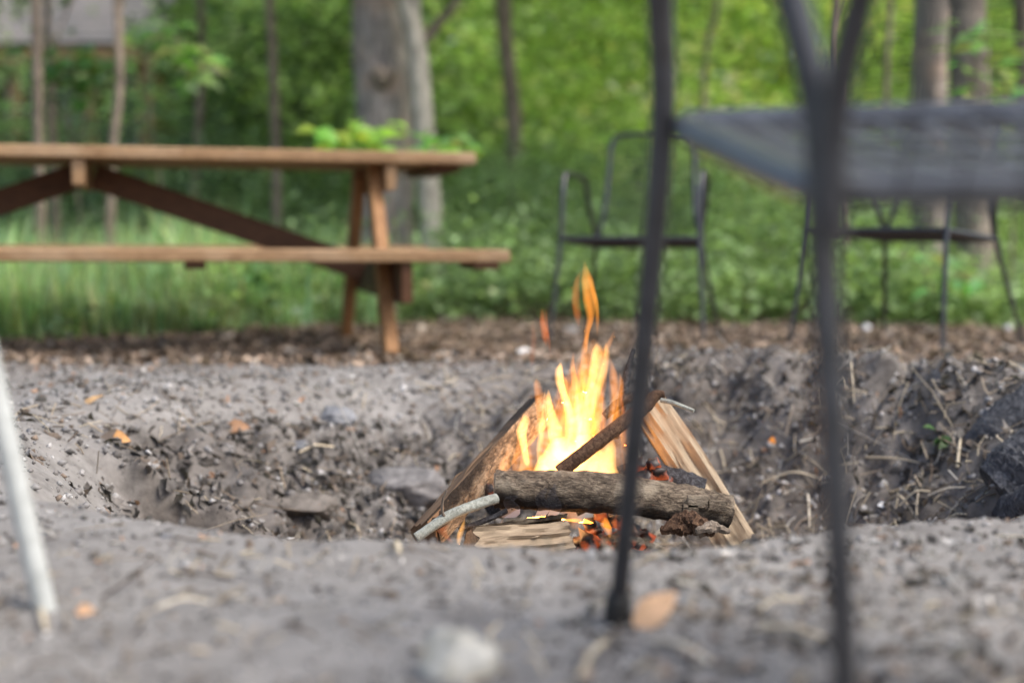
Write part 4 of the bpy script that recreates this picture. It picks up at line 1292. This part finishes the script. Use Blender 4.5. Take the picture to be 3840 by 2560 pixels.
STONES = [
 ('pale angular stone in the foreground dirt', (1712, 2530), 0.030, 'stone_white', (1.1, 0.9, 0.85), True),
 ('blue-grey stone set in the left pit wall', (1260, 1560), 0.050, 'stone_grey', (1.2, 0.9, 0.6), True),
 ('small blue-grey pebble below the larger grey stone in the pit wall', (1130, 1665), 0.020, 'stone_grey', (1.2, 1, 0.7), False),
 ('tan flat stone half buried at the foot of the left pit wall', (1120, 1885), 0.055, 'stone_dirt', (1.4, 0.9, 0.6), True),
 ('broad ash-grey stone half buried left of the leaning log', (1540, 1815), 0.085, 'stone_ash', (1.35, 0.9, 0.7), True),
 ('small dark angular stone left of the tan flat stone', (905, 1880), 0.030, 'stone_dirt', (1.0, 0.9, 0.8), True),
 ('grey stone on the pit rim behind the flames', (2140, 1250), 0.035, 'stone_grey', (1.2, 0.9, 0.8), False),
 ('whitish pebble in the foreground left of the pale stone', (630, 2015), 0.010, 'stone_grey', (1.2, 1, 0.7), False),
 ('white pebble behind the fork leg, under the right-hand chair', (3250, 1232), 0.020, 'paper', (1.1, 0.9, 0.8), False),
 ('whitish pebble under the seat of the far right chair', (3780, 1232), 0.018, 'paper', (1.1, 0.9, 0.8), False),
 ('pale pebble at the front leg of the far right chair', (3470, 1250), 0.020, 'stone_white', (0.9, 0.9, 1.0), False),
]
for k, (lab, (px, py), r, mt, sq, fc) in enumerate(STONES):
    p = on_ground(px, py)
    lump('stone', lab, 'stone', (p.x, p.y, p.z + r * sq[2] * ((-0.25 if py > 1400 else 0.2) if k else 0.6)), r, mt, 40 + k, 'stones lying about the pit', sq, 0.25, 4 if r > 0.02 else 3, fc)

CH = [
 ('charred log end jutting in at the right edge of the pit', (3790, 1570), (3700, 1640), 0.055),
 ('larger charred log beneath the other one at the right edge', (3900, 1700), (3790, 1770), 0.075),
 ('small charred chunk low at the right edge of the pit', (3850, 1880), (3800, 1900), 0.040),
]
for k, (lab, a, b_, r) in enumerate(CH):
    p, q = on_ground(*a), on_ground(*b_)
    n_ = Vector((0, -0.4, 0.9)) * r * -0.35
    d = (p - q).normalized()
    round_log('charred_log', lab, [q + n_ - d * 0.03, (p + q) / 2 + n_, p + n_ + d * 0.06, p + n_ + d * 0.16], [r * 0.75, r, r, r * 0.95], 'old_char', 22, 10, 0.08, 60 + k)

def debris_leaf(name, label, px, py, s, col, cat, d=(1, 0.2, 0.2), n_=(0, -0.4, 1), asp=0.32, lift=0.006):
    p = on_ground(px, py) + Vector((0, 0, lift))
    root = thing(name, tuple(p), label, cat)
    dd = Vector(d).normalized()
    big_leaf(p - dd * s * 0.5, d, n_, s, col, root, asp, 'litter')
    return root
debris_leaf('dead_leaf', 'curled tan leaf by the foot of the near chair', 2455, 2345, 0.062, (0.62, 0.40, 0.25), 'leaf', (0.7, 0.3, 0.65), (-0.3, -0.9, 0.5), 0.26, 0.014)
debris_leaf('dead_leaf', 'bright orange leaf on the pit wall between the chair legs', 2895, 1662, 0.022, (0.75, 0.28, 0.05), 'leaf', (0.3, 0.1, 1), (0, -1, 0.3), 0.4)
debris_leaf('dead_leaf', 'orange-tan leaf lying on the left pit wall', 440, 1652, 0.055, (0.55, 0.30, 0.13), 'leaf', (1, 0.1, -0.1), (0, -0.8, 0.6))
debris_leaf('dead_leaf', 'pale rust leaf in the left pit wall under the grey stone', 890, 1610, 0.060, (0.34, 0.20, 0.12), 'leaf', (1, 0.1, 0.1), (0, -0.8, 0.6))
debris_leaf('dead_leaf', 'small peach-coloured leaf near the white chair leg', 318, 2312, 0.020, (0.58, 0.36, 0.22), 'leaf', (1, 0.1, 0.2), (0, -0.6, 0.8), 0.4)
debris_leaf('dead_leaf', 'brown dead leaf hanging on end in the dirt at far left rim', 345, 1515, 0.06, (0.52, 0.34, 0.18), 'leaf', (0.8, 0.2, 0.7), (-0.5, -0.8, 0.4), 0.16)
debris_leaf('paper_scrap', 'white scrap lying on the pit rim behind the fire', 1975, 1338, 0.10, (0.72, 0.72, 0.72), 'scrap', (1, 0.1, 0.05), (0, -0.5, 0.9), 0.3)
debris_leaf('plastic_scrap', 'small white scrap among the straw at right', 3312, 1905, 0.028, (0.75, 0.77, 0.80), 'scrap', (1, 0.1, -0.1), (0, -0.7, 0.7), 0.3)
round_log('bark_piece', 'crumpled dark bark piece before the right end of the front log', [at(2480, 1992, 2.44), at(2540, 1968, 2.45), at(2600, 1962, 2.45), at(2650, 1985, 2.44), at(2675, 2005, 2.44)], [0.006, 0.017, 0.019, 0.013, 0.005], 'stick_bark', 22, 8, 0.22, 71, 'bark')
round_log('bark_piece', 'paler crumpled bark flake leaning on the dark bark piece', [at(2610, 1990, 2.42), at(2670, 1975, 2.43), at(2735, 1992, 2.44)], [0.004, 0.010, 0.004], 'bark_brown', 18, 8, 0.22, 72, 'bark')

p = on_ground(3525, 1690)
leafy_plant('weed_sprout', 'little green weed sprouting from the right pit wall', 'weed', [[p, p + Vector((0.0, -0.01, 0.03)), p + Vector((0.005, -0.02, 0.05))]],
            [(p + Vector((rr.uniform(-.02, .02), -0.01, rr.uniform(0.01, .05))), (rr.uniform(-1, 1), rr.uniform(-.6, .1), rr.uniform(-.3, .5)), (rr.gauss(0, .4), -0.4, 1), 0.035, (0.08, 0.17, 0.05)) for _ in range(7)])

STRAW = [
 ('pale straw lying across the right pit wall below the weed', (3245, 1722), (3495, 1755), 0.0045),
 ('long curved straw in the lower right pit wall', (3370, 1905), (3490, 1850), 0.0040),
 ('straw crossing under the long curved straw', (3320, 1890), (3425, 1935), 0.0035),
 ('bent straw at the right, ending at the charred wood', (3480, 1865), (3620, 1835), 0.0040),
 ('upright pale straw beside the green weed', (3588, 1760), (3600, 1655), 0.0045),
 ('pale straw lying left of the right chair leg in the pit', (2862, 1818), (3080, 1802), 0.0045),
 ('upright pale straw left of the right chair leg, low in the pit', (3022, 1860), (3035, 1985), 0.0042),
 ('grey stalk standing just right of the near chair leg', (3188, 1365), (3200, 1515), 0.0035),
 ('long pale straw in the foreground between the near chair legs', (2840, 2375), (3110, 2420), 0.0042),
 ('straw trailing right of the tan leaf in the foreground', (2440, 2420), (2660, 2500), 0.0042),
 ('straw pointing toward the camera at the near chair foot', (2270, 2425), (2170, 2560), 0.0045),
 ('tan straw lying in the foreground right of the white chair leg', (590, 2300), (790, 2278), 0.0045),
 ('straw at the foot of the white chair leg', (150, 2300), (175, 2375), 0.0035),
 ('short pale straw near the middle of the pit\'s near rim', (1480, 2055), (1500, 2090), 0.0045),
]
def straw(name, label, a, b_, r, col):
    p, q = on_ground(*a), on_ground(*b_)
    m_ = (p + q) / 2; m_.z = max(m_.z, gz(m_.x, m_.y)) + 0.004
    up = Vector((0, -0.003, r + 0.003))
    mb = MB(); mb.tube([p + up, m_ + up * 1.4, q + up], [r, r * 0.9, r * 0.7], 8, 6, True, None, 0.6)
    o = mb.build(name, None, None, m_)
    me = o.data
    aa = me.attributes.new('col', 'FLOAT_COLOR', 'POINT')
    aa.data.foreach_set('color', np.tile(np.array([*col, 1], np.float32), len(me.vertices)))
    me.materials.append(M['straw'])
    return tag(o, label, 'straw', 'stalks of straw lying in the dirt')
for k, (lab, a, b_, r) in enumerate(STRAW):
    straw('straw', lab, a, b_, r * 0.75, random.choice([(0.52, 0.45, 0.33), (0.46, 0.39, 0.28), (0.58, 0.52, 0.42)]))

# ------------------------------------------------------------------ litter (uncountable)
def surf_normal(x, y, e=0.012):
    zx = (ground_z(x + e, y) - ground_z(x - e, y)) / (2 * e)
    zy = (ground_z(x, y + e) - ground_z(x, y - e)) / (2 * e)
    return unit(np.stack([-zx, -zy, np.ones_like(x)], 1))

def chips(x, y, size, pal, wts, tilt, lift):
    n = len(x)
    z = ground_z(x, y)
    N = unit(surf_normal(x, y) + RNG.normal(0, tilt, (n, 3)))
    a = unit(RNG.normal(0, 1, (n, 3)))
    u = unit(np.cross(N, a)); v = np.cross(N, u)
    s = size[:, None]
    asp = RNG.uniform(0.30, 0.75, (n, 1))
    curl = RNG.uniform(-0.3, 0.55, (n, 1))
    cup = RNG.uniform(-0.3, 0.45, (n, 1))
    c = np.stack([x, y, z], 1) + N * (s * lift)
    V = np.empty((n, 12, 3))
    for i, t in enumerate((-0.5, -0.2, 0.15, 0.5)):
        wid = asp * (0.35, 1.0, 0.95, 0.3)[i] * RNG.uniform(0.6, 1.2, (n, 1))
        for j, q in enumerate((-0.5, 0.0, 0.5)):
            up = N * (s * (curl * t * t * 2 + cup * q * q * 2 * wid + RNG.normal(0, 0.11, (n, 1))))
            V[:, i * 3 + j] = c + u * s * (t + RNG.normal(0, 0.06, (n, 1))) + v * s * (wid * q + RNG.normal(0, 0.03, (n, 1))) + up
    i = np.arange(n) * 12
    F = np.concatenate([np.stack([i + r * 3 + k, i + r * 3 + k + 1, i + r * 3 + k + 4, i + r * 3 + k + 3], 1) for r in range(3) for k in range(2)])
    pal = np.array(pal)
    C = pal[RNG.choice(len(pal), n, p=np.array(wts) / np.sum(wts))] * np.exp(RNG.normal(0, 0.22, (n, 1)))
    return V.reshape(-1, 3), F, np.repeat(np.clip(C, 0, 0.9), 12, 0)

MOULD = [(0.141, 0.131, 0.123), (0.11, 0.102, 0.095), (0.171, 0.162, 0.154), (0.08, 0.072, 0.066), (0.141, 0.114, 0.093), (0.22, 0.213, 0.207), (0.274, 0.167, 0.106), (0.046, 0.041, 0.038)]
GREYS = [(0.26, 0.25, 0.243), (0.175, 0.163, 0.154), (0.10, 0.09, 0.083), (0.36, 0.352, 0.345), (0.23, 0.18, 0.142), (0.16, 0.115, 0.088), (0.38, 0.23, 0.15), (0.045, 0.040, 0.037)]
def litter():
    parts = []
    # pit wall: crumpled leaf mould
    n = 38000
    th = RNG.uniform(-0.35, math.pi + 0.75, n)
    r = RNG.uniform(0.25, 1.14, n) * PITR
    x, y = PITC[0] + r * np.cos(th), PITC[1] + r * np.sin(th)
    left = x < 0.2
    k = RNG.uniform(0, 1, n) < np.where(left, 1.0, 0.75)
    x, y = x[k], y[k]
    k = RNG.uniform(0, 1, len(x)) < np.where(x < -0.3, 0.35, 0.12) + 0.7 * sstep(-0.35, 0.55, fbm(x * 4, y * 4, 71, 3))
    x, y = x[k], y[k]
    k = RNG.uniform(0, 1, len(x)) < 0.04 + 0.96 * wall_mask(x, y)
    x, y = x[k], y[k]
    sz = 0.005 + 0.040 * RNG.uniform(0, 1, len(x)) ** 3.0
    parts.append(chips(x, y, sz, MOULD, [24, 22, 18, 14, 14, 4, 1, 8], 0.6, 0.06))
    # rim and slopes outside
    n = 9000
    y = RNG.uniform(3.3, 4.9, n); x = RNG.uniform(-1, 1, n) * (0.40 * y + 0.4)
    parts.append(chips(x, y, 0.006 + 0.02 * RNG.uniform(0, 1, n) ** 2.5, GREYS, [26, 18, 8, 16, 14, 8, 3, 2], 0.3, 0.1))
    # bark mulch and leaves at the back
    n = 26000
    y = RNG.uniform(4.2, 8.2, n); x = RNG.uniform(-1, 1, n) * (0.40 * y + 0.5)
    pal = [(0.16, 0.115, 0.085), (0.25, 0.185, 0.138), (0.36, 0.275, 0.21), (0.085, 0.063, 0.05), (0.31, 0.245, 0.195), (0.42, 0.37, 0.32), (0.17, 0.155, 0.145)]
    wl = np.array([22, 20, 14, 14, 16, 5, 9.0])
    parts.append(chips(x, y, 0.014 + 0.045 * RNG.uniform(0, 1, n) ** 2, pal, wl, 0.4, 0.15))
    # fine crumbs in the foreground
    n = 7000
    y = 0.9 + RNG.uniform(0, 1, n) ** 1.2 * 1.2; x = RNG.uniform(-1, 1, n) * (0.40 * y + 0.15)
    parts.append(chips(x, y, 0.0025 + 0.011 * RNG.uniform(0, 1, n) ** 3.0, GREYS, [30, 14, 9, 24, 6, 4, 3, 4], 0.45, 0.12))
    n = 1500
    y = RNG.uniform(0.95, 1.75, n); x = (0.05 + 0.36 * RNG.uniform(0, 1, n)) * y
    parts.append(chips(x, y, 0.004 + 0.022 * RNG.uniform(0, 1, n) ** 3.0, GREYS, [10, 18, 14, 12, 10, 8, 4, 8], 0.4, 0.15))
    V, F, C = join(parts)
    return V, F, C
o = link('leaf_litter', np_mesh('leaf_litter', *litter(), True), M['litter'])
tag(o, 'grey and brown leaf litter and crumbs covering the dirt', 'leaf litter', kind='stuff')

def crumbs():
    """crumbs of earth and ash: small uneven octahedra"""
    n1, n2, n3 = 9000, 2500, 2200
    th = RNG.uniform(-0.45, math.pi + 0.6, n1); r = RNG.uniform(0.25, 1.2, n1) * PITR
    x1, y1 = PITC[0] + r * np.cos(th), PITC[1] + r * np.sin(th)
    y2 = RNG.uniform(3.2, 4.6, n2); x2 = RNG.uniform(-1, 1, n2) * (0.40 * y2 + 0.3)
    y3 = 0.9 + RNG.uniform(0, 1, n3) ** 1.2 * 1.1; x3 = RNG.uniform(-1, 1, n3) * (0.40 * y3 + 0.15)
    x = np.concatenate([x1, x2, x3]); y = np.concatenate([y1, y2, y3]); n = len(x)
    s = np.concatenate([0.002 + 0.011 * RNG.uniform(0, 1, n1) ** 4, 0.003 + 0.008 * RNG.uniform(0, 1, n2) ** 3, 0.0015 + 0.0055 * RNG.uniform(0, 1, n3) ** 3])[:, None]
    c = np.stack([x, y, ground_z(x, y)], 1) + np.array([0, 0, 0.3]) * s
    V = np.empty((n, 6, 3))
    for k, d in enumerate(((1, 0, 0), (0, 1, 0), (-1, 0, 0), (0, -1, 0), (0, 0, .75), (0, 0, -.75))):
        V[:, k] = c + s * (np.array(d) * RNG.uniform(0.6, 1.3, (n, 1)) + RNG.normal(0, 0.22, (n, 3)))
    i = np.arange(n) * 6
    F = np.concatenate([np.stack([i + a, i + (a + 1) % 4, i + 4], 1) for a in range(4)] + [np.stack([i + (a + 1) % 4, i + a, i + 5], 1) for a in range(4)])
    pal = np.array([(0.28, 0.272, 0.268), (0.19, 0.18, 0.173), (0.11, 0.102, 0.096), (0.38, 0.373, 0.37), (0.21, 0.165, 0.13)])
    C = pal[RNG.choice(5, n, p=[.34, .24, .14, .18, .10])] * np.exp(RNG.normal(0, 0.18, (n, 1)))
    return V.reshape(-1, 3), F, np.repeat(C, 6, 0)
o = link('dirt_crumbs', np_mesh('dirt_crumbs', *crumbs(), True), M['litter'])
tag(o, 'loose crumbs of grey earth and ash over the dirt', 'dirt', kind='stuff')

def straws():
    n = 2400
    which = RNG.uniform(0, 1, n)
    th = RNG.uniform(-0.3, 1.9, n); r = RNG.uniform(0.3, 1.05, n) * PITR
    x, y = PITC[0] + r * np.cos(th), PITC[1] + r * np.sin(th)
    a = which > 0.62
    th2 = RNG.uniform(0, 3.2, n); r2 = RNG.uniform(0.4, 1.1, n) * PITR
    x = np.where(a, PITC[0] + r2 * np.cos(th2), x); y = np.where(a, PITC[1] + r2 * np.sin(th2), y)
    b = which > 0.86
    yy = RNG.uniform(1.0, 1.8, n)
    x = np.where(b, RNG.uniform(-0.38, 0.38, n) * yy, x); y = np.where(b, yy, y)
    L = np.exp(RNG.normal(math.log(0.055), 0.5, n)); L = np.where(b, L * 0.45, L)
    N = surf_normal(x, y)
    d = unit(np.cross(N, unit(RNG.normal(0, 1, (n, 3)))) + N * RNG.normal(0.0, 0.28, (n, 1)))
    s = unit(np.cross(d, N)); w = np.cross(s, d)
    R = RNG.uniform(0.0007, 0.0021, (n, 1))
    p0 = np.stack([x, y, ground_z(x, y)], 1) + N * 0.006
    V = np.empty((n, 9, 3))
    bend = RNG.normal(0, 0.08, (n, 1)) * L[:, None]
    for i, t in enumerate((-0.5, 0.0, 0.5)):
        c = p0 + d * (L[:, None] * t) + (s * bend + w * np.abs(bend) * 0.5) * (1 - 4 * t * t)
        for k in range(3):
            an = 2.094 * k
            V[:, i * 3 + k] = c + R * (s * math.cos(an) + w * math.sin(an))
    i = np.arange(n) * 9
    F = []
    for q in range(2):
        for k in range(3):
            k2 = (k + 1) % 3
            F.append(np.stack([i + q * 3 + k, i + q * 3 + k2, i + q * 3 + 3 + k2, i + q * 3 + 3 + k], 1))
    pal = np.array([(0.50, 0.43, 0.31), (0.36, 0.30, 0.22), (0.20, 0.16, 0.12), (0.42, 0.40, 0.36), (0.10, 0.075, 0.055)])
    C = pal[RNG.choice(5, n, p=[0.2, 0.25, 0.25, 0.15, 0.15])] * np.exp(RNG.normal(0, 0.2, (n, 1)))
    return V.reshape(-1, 3), np.concatenate(F), np.repeat(C, 9, 0)
o = link('straw_litter', np_mesh('straw_litter', *straws()), M['straw'])
tag(o, 'broken straw, pine needles and twigs strewn over the pit wall', 'straw', kind='stuff')
